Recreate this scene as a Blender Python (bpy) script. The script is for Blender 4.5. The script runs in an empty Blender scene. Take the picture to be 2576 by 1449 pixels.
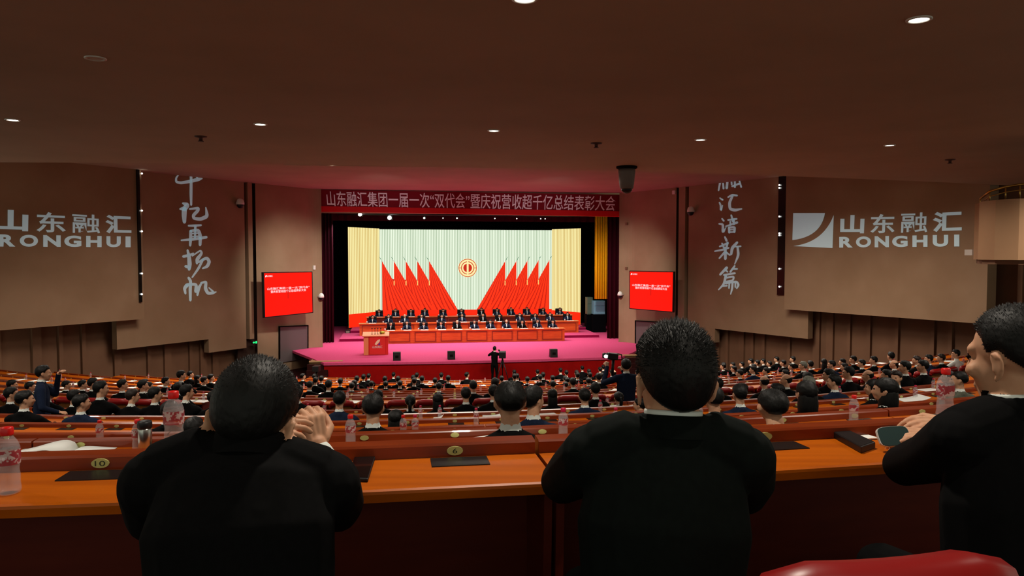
import bpy, bmesh, math, random
import numpy as np
from mathutils import Vector, Matrix
random.seed(7)
SC = bpy.context.scene
COL = SC.collection
R = math.radians

# ------------------------------------------------------------------ camera, world, lights
F = 1900.0                      # focal length in pixels of the 2576 x 1449 frame
PITCH = math.atan(84.5 / F)
EYE = 6.30                      # eye height above the floor in front of the stage
cam_d = bpy.data.cameras.new('camera'); cam_d.sensor_width = 36.0
cam_d.lens = F / 2576 * 36.0; cam_d.clip_start = 0.05; cam_d.clip_end = 300
cam = bpy.data.objects.new('camera', cam_d); COL.objects.link(cam)
cam.location = (0, 0, EYE); cam.rotation_euler = (R(90) - PITCH, 0, 0)
SC.camera = cam

w = bpy.data.worlds.new('world'); SC.world = w; w.use_nodes = True
w.node_tree.nodes['Background'].inputs[0].default_value = (1.0, 1.03, 0.84, 1)
w.node_tree.nodes['Background'].inputs[1].default_value = 0.60  # ambient fill added through the open rear to lift the ceiling

def lamp(kind, loc, aim, power, color=(1, 1, 1), **kw):
    d = bpy.data.lights.new('light', kind); d.energy = power; d.color = color
    for k, v in kw.items(): setattr(d, k, v)
    o = bpy.data.objects.new('light', d); COL.objects.link(o); o.location = loc
    v = Vector(aim) - Vector(loc)
    o.rotation_euler = v.to_track_quat('-Z', 'Y').to_euler()
    return o

SA = R(8.5); SCs, SSn = math.cos(SA), math.sin(SA); SO = (-2.13, 37.4)
STAGE_Z = EYE - 5.25
def S(u, v, z=0.0):
    """stage frame: u along the stage front, v into the stage, z above the stage deck"""
    return Vector((SO[0] + u * SCs - v * SSn, SO[1] + u * SSn + v * SCs, STAGE_Z + z))

# stage lamps: rows of washlights hung over the deck, and front-of-house spots in the hall ceiling
for u in (-5.4, -1.8, 1.8, 5.4):
    lamp('AREA', S(u, 8.6, 7.1), S(u, 8.0, 0), 175, (1, .97, .95), shape='RECTANGLE', size=3.6, size_y=.7, spread=R(120))
    lamp('AREA', S(u * .95, 3.5, 8.7), S(u * .95, 4.6, 0), 85, (1, .95, .95), shape='RECTANGLE', size=3.6, size_y=.5, spread=R(110))
for u in (-6, -2, 2, 6):
    lamp('SPOT', S(u, -7, 8.6), S(u * .9, 10.5, .8), 900, (1, .98, .95), spot_size=R(34), spot_blend=.6, shadow_soft_size=.25)
# unseen spots added to brighten the proscenium cheeks and banner, and the gold curtain
for s_ in (-1, 1):
    lamp('SPOT', S(s_ * 4.5, -5, 8.6), S(s_ * 9.5, 6.0, 3.0), 4200, (1, .94, .84), spot_size=R(42), spot_blend=1.0, shadow_soft_size=.3)
    lamp('SPOT', S(s_ * 4.2, -6, 7.6), S(s_ * 4.2, 6.6, 7.7), 520, (1, .96, 1), spot_size=R(40), spot_blend=1.0, shadow_soft_size=.3)
lamp('SPOT', S(2.5, 8.2, 8.6), S(6.2, 9.6, 4.6), 700, (1, .92, .8), spot_size=R(70), spot_blend=.9, shadow_soft_size=.2)
# house lights in the high hall ceiling beyond the balcony edge
for x, y in ((-9.5, 28), (-3.2, 27), (3.2, 27.5), (8.0, 28.5)):
    lamp('AREA', (x, y, EYE + 3.6), (x, y, 0), 650, (1, .88, .74), shape='RECTANGLE', size=4, size_y=2.5, spread=R(150))
for x, y in ((-11, 24.5), (0, 25), (11.5, 27)):
    lamp('AREA', (x, y, EYE + 3.6), (x, y - 4, 0), 430, (1, .88, .74), shape='RECTANGLE', size=4, size_y=1.5, spread=R(150))

# downlight grid continued unseen, without fittings; spots added to light desks, chair and balcony
for x, y, P_ in ((-4.6, 3.4, 240), (.2, 3.2, 320), (4.6, 4.4, 360), (-8.8, 8.6, 480), (9.2, 9.6, 480), (-4.5, 8.0, 480), (1.1, .75, 70), (-3.2, .7, 40), (11.2, 14.2, 600)):
    lamp('SPOT', (x, y, EYE + 2.42), (x, y, 0), P_, (1, .9, .76), spot_size=R(130), spot_blend=.8, shadow_soft_size=.09)
SC.view_settings.view_transform = 'Standard'; SC.view_settings.look = 'None'
SC.view_settings.gamma = 1; SC.view_settings.use_curve_mapping = False
SC.view_settings.exposure = 0.0
SC.cycles.max_bounces = 6; SC.cycles.diffuse_bounces = 3; SC.cycles.glossy_bounces = 3
SC.cycles.transmission_bounces = 5; SC.cycles.transparent_max_bounces = 6
SC.cycles.sample_clamp_indirect = 4; SC.cycles.use_denoising = True
SC.cycles.caustics_reflective = False; SC.cycles.caustics_refractive = False

# ------------------------------------------------------------------ geometry helpers
def ray(px, py):
    r = (px - 1288) / F; u = (724.5 - py) / F
    return Vector((r, math.cos(PITCH) + u * math.sin(PITCH), -math.sin(PITCH) + u * math.cos(PITCH)))
def P(px, py, d):
    """the point of the world seen at a pixel, at distance d along the hall"""
    v = ray(px, py); v = v * (d / v.y)
    return Vector((v.x, v.y, v.z + EYE))
def px_x(px, d): return ray(px, 640).x * d
def proj(p):
    x, y, z = p[0], p[1], p[2] - EYE
    c, s = math.cos(PITCH), math.sin(PITCH)
    f = y * c - z * s; u = y * s + z * c
    return 1288 + F * x / f, 724.5 - F * u / f
def hit(px, py, a, b):
    """where the view ray of a pixel meets the vertical plane through plan points a, b"""
    n = Vector((-(b[1] - a[1]), b[0] - a[0], 0)); v = ray(px, py)
    t = n.dot(Vector((a[0], a[1], 0))) / n.dot(v)
    return Vector((v.x * t, v.y * t, v.z * t + EYE))
def Su(px, v):
    r = (px - 1288) / F
    return (r * (SO[1] + v * SCs) - SO[0] + v * SSn) / (SCs - r * SSn)
def Sz(px, py, v):
    """height above the deck of a pixel on the stage plane at depth v"""
    p = S(Su(px, v), v); q = P(px, py, p.y); return q.z - STAGE_Z

def lin(c):
    c = c / 255.0
    return c / 12.92 if c <= .04045 else ((c + .055) / 1.055) ** 2.4
def rgb(r, g, b): return (lin(r), lin(g), lin(b), 1)

MATS = {}
def mat(name, col, rough=.6, metal=0.0, emit=None, estr=1.0, spec=.5, trans=0.0, ior=1.45, alpha=1.0, coat=0.0):
    if name in MATS: return MATS[name]
    m = bpy.data.materials.new(name); m.use_nodes = True
    b = m.node_tree.nodes['Principled BSDF']
    b.inputs['Base Color'].default_value = col; b.inputs['Roughness'].default_value = rough
    b.inputs['Metallic'].default_value = metal; b.inputs['Specular IOR Level'].default_value = spec
    b.inputs['Transmission Weight'].default_value = trans; b.inputs['IOR'].default_value = ior
    b.inputs['Alpha'].default_value = alpha; b.inputs['Coat Weight'].default_value = coat
    if emit: b.inputs['Emission Color'].default_value = emit; b.inputs['Emission Strength'].default_value = estr
    MATS[name] = m; return m
def nodes(m): return m.node_tree.nodes, m.node_tree.links, m.node_tree.nodes['Principled BSDF']
def mottled(name, c1, c2, scale, rough=.7, spec=.4, stretch=(1, 1, 1), bump=0.0, coat=0.0, detail=4, coords='Object'):
    """a base colour that wanders between two tones (grain, weave, plaster)"""
    if name in MATS: return MATS[name]
    m = mat(name, c1, rough, spec=spec, coat=coat); N, L, b = nodes(m)
    tc = N.new('ShaderNodeTexCoord'); mp = N.new('ShaderNodeMapping'); mp.inputs['Scale'].default_value = stretch
    nz = N.new('ShaderNodeTexNoise'); nz.inputs['Scale'].default_value = scale; nz.inputs['Detail'].default_value = detail
    cr = N.new('ShaderNodeValToRGB'); cr.color_ramp.elements[0].color = c1; cr.color_ramp.elements[1].color = c2
    cr.color_ramp.elements[0].position = .35; cr.color_ramp.elements[1].position = .65
    L.new(tc.outputs[coords], mp.inputs['Vector']); L.new(mp.outputs[0], nz.inputs['Vector'])
    L.new(nz.outputs['Fac'], cr.inputs[0]); L.new(cr.outputs[0], b.inputs['Base Color'])
    if bump:
        bp = N.new('ShaderNodeBump'); bp.inputs['Strength'].default_value = bump; bp.inputs['Distance'].default_value = .01
        L.new(nz.outputs['Fac'], bp.inputs['Height']); L.new(bp.outputs[0], b.inputs['Normal'])
    return m

def world_m(o):
    m = Matrix.LocRotScale(o.location, o.rotation_euler, o.scale)
    return world_m(o.parent) @ m if o.parent else m
class MB:
    """collects shapes and links them as one mesh object"""
    def __init__(s): s.bm = bmesh.new(); s.mi = 0
    def poly(s, pts):
        vs = [s.bm.verts.new(p) for p in pts]
        try: f = s.bm.faces.new(vs); f.material_index = s.mi; return f
        except ValueError: return None
    def prism(s, base, off):
        """extrude a planar outline by a vector"""
        off = Vector(off); a = [s.bm.verts.new(p) for p in base]; b = [s.bm.verts.new(Vector(p) + off) for p in base]
        n = len(a); fs = [s.bm.faces.new(list(reversed(a))), s.bm.faces.new(b)]
        for i in range(n): fs.append(s.bm.faces.new((a[i], a[(i + 1) % n], b[(i + 1) % n], b[i])))
        for f in fs: f.material_index = s.mi
        return s
    def box(s, c, size, ux=(1, 0, 0), uy=(0, 1, 0), uz=(0, 0, 1)):
        c = Vector(c); ux, uy, uz = Vector(ux) * size[0] / 2, Vector(uy) * size[1] / 2, Vector(uz) * size[2] / 2
        return s.prism([c - ux - uy - uz, c + ux - uy - uz, c + ux + uy - uz, c - ux + uy - uz], 2 * uz)
    def tube(s, pts, r, seg=10, cap=True):
        pts = [Vector(p) for p in pts]; rr = r if isinstance(r, (list, tuple)) else [r] * len(pts)
        rings = []
        for i, p in enumerate(pts):
            t = (pts[min(i + 1, len(pts) - 1)] - pts[max(i - 1, 0)]).normalized()
            a = Vector((0, 0, 1)) if abs(t.z) < .9 else Vector((1, 0, 0))
            x = t.cross(a).normalized(); y = t.cross(x).normalized()
            rings.append([s.bm.verts.new(p + (x * math.cos(6.28318 * k / seg) + y * math.sin(6.28318 * k / seg)) * rr[i]) for k in range(seg)])
        for a, b in zip(rings, rings[1:]):
            for k in range(seg):
                f = s.bm.faces.new((a[k], a[(k + 1) % seg], b[(k + 1) % seg], b[k])); f.material_index = s.mi; f.smooth = True
        if cap:
            for q, rv in ((rings[0], True), (rings[-1], False)):
                f = s.bm.faces.new(list(reversed(q)) if rv else q); f.material_index = s.mi
        return s
    def lathe(s, prof, c=(0, 0, 0), seg=20, cap=True, axis=None):
        c = Vector(c); q = Vector((0, 0, 1)).rotation_difference(Vector(axis)) if axis else None
        rings = []
        for r, z in prof:
            ring = []
            for k in range(seg):
                v = Vector((r * math.cos(6.28318 * k / seg), r * math.sin(6.28318 * k / seg), z))
                if q: v = q @ v
                ring.append(s.bm.verts.new(c + v))
            rings.append(ring)
        for a, b in zip(rings, rings[1:]):
            for k in range(seg):
                f = s.bm.faces.new((a[k], a[(k + 1) % seg], b[(k + 1) % seg], b[k])); f.smooth = True; f.material_index = s.mi
        if cap:
            f = s.bm.faces.new(list(reversed(rings[0]))); f.material_index = s.mi
            f = s.bm.faces.new(rings[-1]); f.material_index = s.mi
        return s
    def ball(s, c, r, seg=14):
        r = r if isinstance(r, (tuple, list)) else (r, r, r)
        g = bmesh.ops.create_uvsphere(s.bm, u_segments=seg, v_segments=seg // 2 + 1, radius=1.0)
        for v in g['verts']: v.co = Vector(c) + Vector((v.co.x * r[0], v.co.y * r[1], v.co.z * r[2]))
        for v in g['verts']:
            for f in v.link_faces: f.smooth = True; f.material_index = s.mi
        return s
    def mesh(s, name):
        me = bpy.data.meshes.new(name); bmesh.ops.recalc_face_normals(s.bm, faces=s.bm.faces)
        s.bm.to_mesh(me); s.bm.free(); return me
    def build(s, name, mats, parent=None, loc=None, bevel=0.0):
        me = s.mesh(name); o = bpy.data.objects.new(name, me); COL.objects.link(o)
        for m in (mats if isinstance(mats, (list, tuple)) else [mats]): me.materials.append(m)
        if loc is not None:
            loc = Vector(loc); me.transform(Matrix.Translation(-loc)); o.location = loc
        if parent:
            o.parent = parent
            if loc is None: me.transform(world_m(parent).inverted())
        if bevel:
            md = o.modifiers.new('bevel', 'BEVEL'); md.width = bevel; md.segments = 2; md.limit_method = 'ANGLE'
        return o

def tag(o, label, cat, group=None, kind=None):
    if label: o['label'] = label
    if cat: o['category'] = cat
    if group: o['group'] = group
    if kind: o['kind'] = kind
    return o
def struct(o): o['kind'] = 'structure'; return o
def empty(name, loc, label, cat, group=None, rz=0.0):
    o = bpy.data.objects.new(name, None); COL.objects.link(o); o.empty_display_size = .1
    o.location = loc; o.rotation_euler.z = rz
    return tag(o, label, cat, group)
def copy_tree(o, parent=None, keep_local=True):
    c = o.copy(); COL.objects.link(c); c.parent = parent
    for ch in o.children: copy_tree(ch, c)
    return c
BENCH = bpy.data.scenes.new('bench')
def bake(o):
    """the mesh of an object with its modifiers applied, worked out on a scene of its own"""
    for c in list(o.users_collection): c.objects.unlink(o)
    BENCH.collection.objects.link(o); vl = BENCH.view_layers[0]; vl.update(); dg = vl.depsgraph; dg.update()
    return bpy.data.meshes.new_from_object(o.evaluated_get(dg))
def text_pts(body, size=1.0, offset=0.0, spacing=1.0, res=3):
    """outline mesh of a line of writing, as (verts, faces) with its box scaled to 0..1"""
    c = bpy.data.curves.new('writing', 'FONT'); c.body = body; c.size = size; c.offset = offset
    c.space_character = spacing; c.resolution_u = res
    o = bpy.data.objects.new('writing', c); COL.objects.link(o)
    me = bake(o); bpy.data.objects.remove(o)
    v = np.array([p.co[:2] for p in me.vertices]); lo, hi = v.min(0), v.max(0)
    asp = (hi[0] - lo[0]) / (hi[1] - lo[1])
    return (v - lo) / (hi - lo), [tuple(p.vertices) for p in me.polygons], asp
def writing(name, body, fn, m, parent=None, offset=0.0, spacing=1.0, res=3):
    """writing laid on a surface; fn maps the 0..1 text box onto the surface"""
    v, f, a = text_pts(body, 1.0, offset, spacing, res)
    me = bpy.data.meshes.new(name); me.from_pydata([fn(x, y) for x, y in v], [], f)
    me.materials.append(m); o = bpy.data.objects.new(name, me); COL.objects.link(o)
    if parent:
        o.parent = parent; o.matrix_parent_inverse = Matrix.Identity(4)
        me.transform(world_m(parent).inverted())
    return o
ORD = 'first second third fourth fifth sixth seventh eighth ninth tenth eleventh twelfth thirteenth fourteenth fifteenth sixteenth seventeenth eighteenth nineteenth twentieth'.split()
TENS = {20: 'twenty', 30: 'thirty', 40: 'forty', 50: 'fifty'}
def nth(i):
    if i < 20: return ORD[i]
    t, o = divmod(i + 1, 10)
    return TENS[t * 10] + '-' + ORD[o - 1] if o else {2: 'twentieth', 3: 'thirtieth', 4: 'fortieth', 5: 'fiftieth'}[t]
# ------------------------------------------------------------------ materials
M_wall = mottled('beige wall panel', rgb(146, 118, 92), rgb(158, 130, 104), .6, .75, .2)
M_wain = mottled('brown slatted wainscot', rgb(118, 86, 66), rgb(130, 96, 74), .8, .7, .2)
M_ceil = mottled('painted ceiling', rgb(174, 152, 130), rgb(182, 158, 136), .5, .8, .2)
M_floor = mottled('dark aisle carpet', rgb(40, 16, 16), rgb(52, 20, 20), 30, .95, .1)
M_dark = mat('black recess', rgb(12, 9, 8), .8, spec=.1)
M_black = mat('black plastic', rgb(16, 16, 18), .45)
M_carpet = mottled('magenta stage carpet', rgb(206, 72, 116), rgb(212, 80, 124), 12, .9, .1)
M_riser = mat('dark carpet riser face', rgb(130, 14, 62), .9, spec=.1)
M_skirt = mottled('red stage skirt cloth', rgb(142, 3, 2), rgb(154, 5, 3), 3, .85, .15)
M_gold = mat('gold curtain cloth', rgb(252, 196, 20), .7, spec=.2)
M_maroon = mat('maroon curtain cloth', rgb(50, 4, 18), .85, spec=.1)
M_drop = mat('black back cloth', rgb(6, 7, 9), .9, spec=.05)
M_lens = mat('lit lamp lens', (1, 1, 1, 1), .4, emit=(1, .98, .9, 1), estr=9)
M_white = mat('white plastic', rgb(225, 222, 215), .4)
M_grey = mat('grey painted panel', rgb(96, 84, 84), .55, spec=.3)
M_steel = mat('brushed steel', rgb(190, 190, 185), .25, metal=1)
M_brass = mat('brass', rgb(200, 160, 80), .3, metal=1)
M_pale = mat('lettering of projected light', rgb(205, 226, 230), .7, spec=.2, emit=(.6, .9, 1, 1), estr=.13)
M_red = mat('red banner cloth', rgb(126, 14, 32), .7, spec=.2)
M_redstrip = mat('bright red banner strip', rgb(200, 16, 22), .6, spec=.2)
M_letter = mat('silver white banner lettering', rgb(250, 244, 250), .5)

# ------------------------------------------------------------------ rows of the raked floor
ROWY = [1126, 1090, 1078, 1057, 1042, 1029.5, 999.6, 993.7, 988, 983, 978.7, 974, 968.5, 963, 958, 952]
ROWD = [2.4, 4.5, 6.5, 8.5, 10.4, 12.3] + [15.5 + 2 * i for i in range(10)]
NR = len(ROWD)
def g(x): return .165 * x + x * x / 52.0
ROWC = [g((1143 - 1288) / F * d) for d in ROWD]
def row_y(k, x): return ROWD[k] + g(x) - ROWC[k]
def row_n(x):
    """unit vectors along a row and away from the sitter at lateral position x"""
    s = .165 + x / 26.0; l = math.hypot(1, s)
    return Vector((1 / l, s / l, 0)), Vector((-s / l, 1 / l, 0))
ROWT = [P(1143, ROWY[i], ROWD[i]).z - .03 for i in range(NR)]          # table top heights
ROWF = [t - .75 for t in ROWT]                                        # floor heights
def row_x(k, px):
    """lateral position on row k under a pixel column"""
    r = (px - 1288) / F; x = r * ROWD[k]
    for _ in range(12): x = r * row_y(k, x)
    return x

def wall_half(y):  # the seating stops where the side walls stand
    return -10.86 - (43.17 - y) * .585 + 1.7, 6.48 + (45.76 - y) * .625 - 1.9

m = MB()
XS = [-19 + i * 1.0 for i in range(39)]
def strip(d0, d1, z):
    for a, b in zip(XS, XS[1:]):
        m.poly([(a, d0(a), z), (b, d0(b), z), (b, d1(b), z), (a, d1(a), z)])
def face(d, z0, z1):
    for a, b in zip(XS, XS[1:]): m.poly([(a, d(a), z0), (b, d(b), z0), (b, d(b), z1), (a, d(a), z1)])
fz = ROWF[0] + .44; edge = lambda x: -3.0 + g(x)
for k in range(NR):
    e2 = (lambda k: (lambda x: (row_y(k - 1, x) + .32) if k else (row_y(0, x) - 1.62)))(k)
    strip(edge, e2, fz); face(e2, ROWF[k], fz); fz = ROWF[k]; edge = e2
strip(edge, lambda x: 46 + g(x) * .3, fz)
struct(m.build('floor', M_floor))

# ------------------------------------------------------------------ ceilings
ZC = EYE + 2.5; ZH = EYE + 3.66
def sedge(x): return 22.15 + .191 * x + .00599 * x * x
m = MB(); xs = [-26 + i * 2 for i in range(27)]
for a, b in zip(xs, xs[1:]):
    m.poly([(a, -4, ZC), (b, -4, ZC), (b, sedge(b), ZC), (a, sedge(a), ZC)])
    m.poly([(a, sedge(a), ZC), (b, sedge(b), ZC), (b, sedge(b), ZC + 1.16), (a, sedge(a), ZC + 1.16)])
struct(m.build('ceiling', M_ceil))
m = MB(); m.box((0, 33.5, ZH + .06), (60, 24, .1))
# shallow cove step across the hall ceiling, seen just past the balcony edge
struct(m.build('ceiling', M_ceil))
m = MB(); m.box((-1.6, 30.6, ZH - .06), (14.6, .5, .26), (1, .1, 0))
struct(m.build('trim_1', M_ceil))

# ------------------------------------------------------------------ side walls
def chain(p, vp, px):
    """from plan point p, walk back along the direction that vanishes at column vp until column px"""
    d = ((vp - 1288) / F, 1.0); r = (px - 1288) / F
    s = (p[0] - r * p[1]) / (d[0] - r * d[1])
    return (p[0] - s * d[0], p[1] - s * d[1])
def off(p, q, dist):
    """shift a plan segment towards the hall by dist"""
    n = Vector((-(q[1] - p[1]), q[0] - p[0])).normalized()
    if n.dot(Vector((-p[0], -p[1] + 10))) < 0: n = -n
    return (p[0] + n.x * dist, p[1] + n.y * dist), (q[0] + n.x * dist, q[1] + n.y * dist), n
def panel(mb, p, q, z0, z1, thick=.35):
    _, _, n = off(p, q, 0)
    mb.prism([(p[0], p[1], z0), (q[0], q[1], z0), (q[0] - n.x * thick, q[1] - n.y * thick, z0), (p[0] - n.x * thick, p[1] - n.y * thick, z0)], (0, 0, z1 - z0))

pl = S(Su(810, 7), 7); pr = S(Su(1557, 7), 7)
L0 = (pl.x, pl.y); R0 = (pr.x, pr.y)
VL, VR = 2400, 100
L1 = chain(L0, VL, 645); La = chain(L0, VL, 637); Lb = chain(L0, VL, 626); L2a = chain(L0, VL, 617); L2b = chain(L0, VL, 372)
L3a = chain(L0, VL, 341); L3b = chain(L0, VL, -420)
R1 = chain(R0, VR, 1700); Ra = chain(R0, VR, 1706); Rb = chain(R0, VR, 1722); R2a = chain(R0, VR, 1731); R2b = chain(R0, VR, 1953)
R3a = chain(R0, VR, 1990); R3b = chain(R0, VR, 2500); R4b = chain(R0, VR, 2990)
zt = ZH + .05
def zat(p, py): return P(1288, py, p[1]).z
m = MB()
# cheek beside the proscenium; rounded edge added to catch the wash brightly
def cheek(p0, p1, vp, px_turn, px_end, s_):
    """flat wall up to a turn, then a rounded edge that swings round to face the hall"""
    a = chain(p0, vp, px_turn); pts = [p1, a]; ang = math.atan2((vp - 1288) / F, 1.0); x, y = a; r1 = (px_end - 1288) / F; n = 6
    for i in range(1, n + 1):
        t = ang + s_ * R(52) * i / n; gx = (px_turn + (px_end - px_turn) * i / n - 1288) / F; d = (math.sin(t), math.cos(t))
        k = (x - gx * y) / (gx * d[1] - d[0]); x, y = x + d[0] * k, y + d[1] * k; pts.append((x, y))
    return pts
LEFT_CHEEK = cheek(L0, L1, VL, 772, 810, 1); RIGHT_CHEEK = cheek(R0, R1, VR, 1596, 1557, -1)
def on_cheek(pts, px, py):
    for a, b in zip(pts, pts[1:]):
        pa, pb = proj((*a, EYE))[0], proj((*b, EYE))[0]
        if min(pa, pb) - .01 <= px <= max(pa, pb) + .01: return hit(px, py, a, b)
    return hit(px, py, pts[0], pts[1])
def smooth_wall(mb, pts, z0, z1):
    for a, b in zip(pts, pts[1:]):
        f = mb.poly([(a[0], a[1], z0), (b[0], b[1], z0), (b[0], b[1], z1), (a[0], a[1], z1)])
    a = pts[-1]; k = -.7 if a[0] < 0 else .7; mb.poly([(a[0], a[1], z0), (a[0] + k, a[1] + .5, z0), (a[0] + k, a[1] + .5, z1), (a[0], a[1], z1)])
smooth_wall(m, LEFT_CHEEK, 0, zt)
struct(m.build('wall_left', M_wall))
m = MB(); panel(m, La, Lb, zat(La, 852), zt, .3); struct(m.build('trim_2', M_wall))
m = MB()
Lc = chain(L0, VL, 536); Ld = chain(L0, VL, 522)
panel(m, L2a, Ld, zat(L2a, 875), zt); panel(m, Ld, L2b, zat(Lc, 852), zt)
zlo = zat(Lc, 852)
Le = chain(L0, VL, 290); panel(m, L2b, Le, zlo, zt)
struct(m.build('wall_left', M_wall))
q0, q1, nL = off(L3a, L3b, .55)
m = MB(); panel(m, q0, q1, zat(L3a, 801), zt, .75); struct(m.build('wall_left', M_wall))
LOGO_L = (q0, q1)
m = MB()
smooth_wall(m, RIGHT_CHEEK, 0, zt)
struct(m.build('wall_right', M_wall))
m = MB(); panel(m, Ra, Rb, 0, zt, .3); struct(m.build('trim_3', M_wall))
m = MB(); Rc = chain(R0, VR, 1800); Rd = chain(R0, VR, 2035)
panel(m, R2a, Rc, zat(R2a, 853), zt); panel(m, Rc, R2b, zat(Rc, 827), zt); panel(m, R2b, Rd, zat(Rc, 827), zt)
struct(m.build('wall_right', M_wall))
r0, r1, nR = off(R3a, R3b, .45)
m = MB(); panel(m, r0, r1, zat(R3a, 777), zt, .65); struct(m.build('wall_right', M_wall))
LOGO_R = (r0, r1)
# dark backs of the upright grooves beside the cheeks
for nm, p, a, b, vp in (('trim_6', L0, 668, 606, VL), ('trim_7', R0, 1688, 1742, VR)):
    q = off(chain(p, vp, a), chain(p, vp, b), -.32); m = MB(); panel(m, q[0], q[1], 0, zt, .1); struct(m.build(nm, mat('dark brown groove', rgb(52, 30, 20), .8)))
# recessed lower walls with upright battens
def wainscot(name, p, q, z1, side, seed, batts):
    a, b, n = off(p, q, -.75)
    m = MB(); panel(m, a, b, -.3, z1, .3)
    L = Vector(b) - Vector(a); ln = L.length; rr = random.Random(seed); s = .25; u = L.normalized()
    while s < ln:
        wd = rr.choice((.16, .16, .34)); c = Vector(a) + u * s
        m.box((c.x + n.x * .05, c.y + n.y * .05, z1 / 2 - .15), (wd, .16, z1 + .3), (u.x, u.y, 0), (-u.y, u.x, 0))
        s += rr.choice((.7, .95, 1.25, 1.5))
    return struct(m.build(name, M_wain))
LW0 = chain(L0, VL, 668); wainscot('wall_left', LW0, chain(L0, VL, -700), EYE - 1.5, -1, 3, 0)
wainscot('wall_right', chain(R0, VR, 1690), R4b, ZH, 1, 5, 0)

# ------------------------------------------------------------------ proscenium and stage house
m = MB()
c0, c1 = S(Su(795, 7), 7), S(Su(1572, 7), 7)
zb0 = Sz(1180, 538, 7)
m.prism([S(Su(700, 7), 7.05, zb0), S(Su(1680, 7), 7.05, zb0), S(Su(1680, 7), 7.4, zb0), S(Su(700, 7), 7.4, zb0)], (0, 0, ZH - STAGE_Z - zb0 + .05))
struct(m.build('wall_front', M_wall))
m = MB()
for px, s in ((800, -1), (1567, 1)):      # returns of the opening
    u = Su(px, 7.2)
    m.box(S(u + s * .5, 7.6, 3.9), (.9, 1.0, 9.5), (SCs, SSn, 0), (-SSn, SCs, 0))
struct(m.build('trim_4', M_wall))
m = MB()    # black stage house: back, sides and top
U0, U1 = -13.5, 13.5
m.poly([S(U0, 19, -1), S(U1, 19, -1), S(U1, 19, 10), S(U0, 19, 10)])
m.poly([S(U0, 7.6, -1), S(U0, 19, -1), S(U0, 19, 10), S(U0, 7.6, 10)])
m.poly([S(U1, 7.6, -1), S(U1, 19, -1), S(U1, 19, 10), S(U1, 7.6, 10)])
m.poly([S(U0, 7.6, 9.2), S(U1, 7.6, 9.2), S(U1, 19, 9.2), S(U0, 19, 9.2)])
struct(m.build('wall_back', M_drop))
# stage platform
st = empty('stage_platform', S(0, 0, 0), 'raised stage with pink carpet and red front skirt', 'stage')
wl_, wr_ = chain(L0, VL, 742), chain(R0, VR, 1626)
WL_, WR_ = Vector((wl_[0] - .3, wl_[1], STAGE_Z - .12)), Vector((wr_[0] + .3, wr_[1], STAGE_Z - .12))
m = MB(); fr = []
for i in range(13):
    t = i / 12; px = 812 + (1566 - 812) * t; v = -.35 * math.sin(math.pi * t)
    fr.append((Su(px, v), v))
bk = [(12.8, 19), (-12.8, 19)]
m.prism([S(u, v, -.12) for u, v in fr] + [WR_, S(12.8, 9.5, -.12)] + [S(u, v, -.12) for u, v in bk] + [S(-12.8, 9.5, -.12), WL_], (0, 0, .12))
m.build('deck', M_carpet, st)
m = MB(); a = [S(u, v + .06, -1.06) for u, v in fr]; b = [S(u, v + .3, -1.06) for u, v in reversed(fr)]
m.prism(a + b, (0, 0, .93)); m.build('front_skirt', M_skirt, st)
for v0, v1, z0, z1, pa, pb in ((9.0, 12.3, 0, .17, 852, 1508), (12.3, 16.9, 0, .34, 880, 1474)):
    m = MB(); m.prism([S(Su(pa, v0), v0, z0), S(Su(pb, v0), v0, z0), S(Su(pb, v0), v1, z0), S(Su(pa, v0), v1, z0)], (0, 0, z1 - .012))
    o = m.build('step_riser', M_riser, st)
    m = MB(); m.prism([S(Su(pa, v0), v0, z1 - .012), S(Su(pb, v0), v0, z1 - .012), S(Su(pb, v0), v1, z1 - .012), S(Su(pa, v0), v1, z1 - .012)], (0, 0, .012))
    m.build('carpet_top', M_carpet, o)
# tan end blocks with steps either side of the apron
for (pa, pb, lab) in ((778, 862, 'tan wooden step block at left end of the stage apron'), (1524, 1596, 'tan wooden step block at right end of the stage apron')):
    e = empty('stage_steps', S(Su((pa + pb) / 2, 1.4), 1.4, -1.0), lab, 'steps')
    ua, ub = Su(pa, 1.0), Su(pb, 1.0)
    mw = mat('tan wood cladding', rgb(150, 112, 70), .5)
    m = MB(); m.prism([S(ua, .5, -1.06), S(ub, .5, -1.06), S(ub, 2.6, -1.06), S(ua, 2.6, -1.06)], (0, 0, 1.0)); 
    if pa < 1000:
        m = MB(); ub = Su(818, .5); m.prism([S(ua, .5, -1.06), S(ub, .5, -1.06), S(ub, 2.6, -1.06), S(ua, 2.6, -1.06)], (0, 0, 1.02))
    else:
        m = MB(); ua = Su(1563, .5); m.prism([S(ua, .5, -1.06), S(ub, .5, -1.06), S(ub, 2.6, -1.06), S(ua, 2.6, -1.06)], (0, 0, 1.02))
    m.build('side_block', mw, e)
    m = MB(); m.prism([S(Su(pa, 1), .42, -.02), S(Su(pb, 1), .42, -.02), S(Su(pb, 1), .62, -.02), S(Su(pa, 1), .62, -.02)], (0, 0, .06)); m.build('handrail', mat('pale rail wood', rgb(190, 150, 110), .4), e)
    m = MB(); s = -1 if pa < 1000 else 1; uc = Su(812 if pa < 1000 else 1580, -.4)
    for i in range(4): m.box(S(uc + s * .35, .3 - i * .28, -1.06 + (4 - i) * .12), (1.0, .28, (4 - i) * .24), (SCs, SSn, 0), (-SSn, SCs, 0))
    m.build('treads', M_floor, e)

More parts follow.
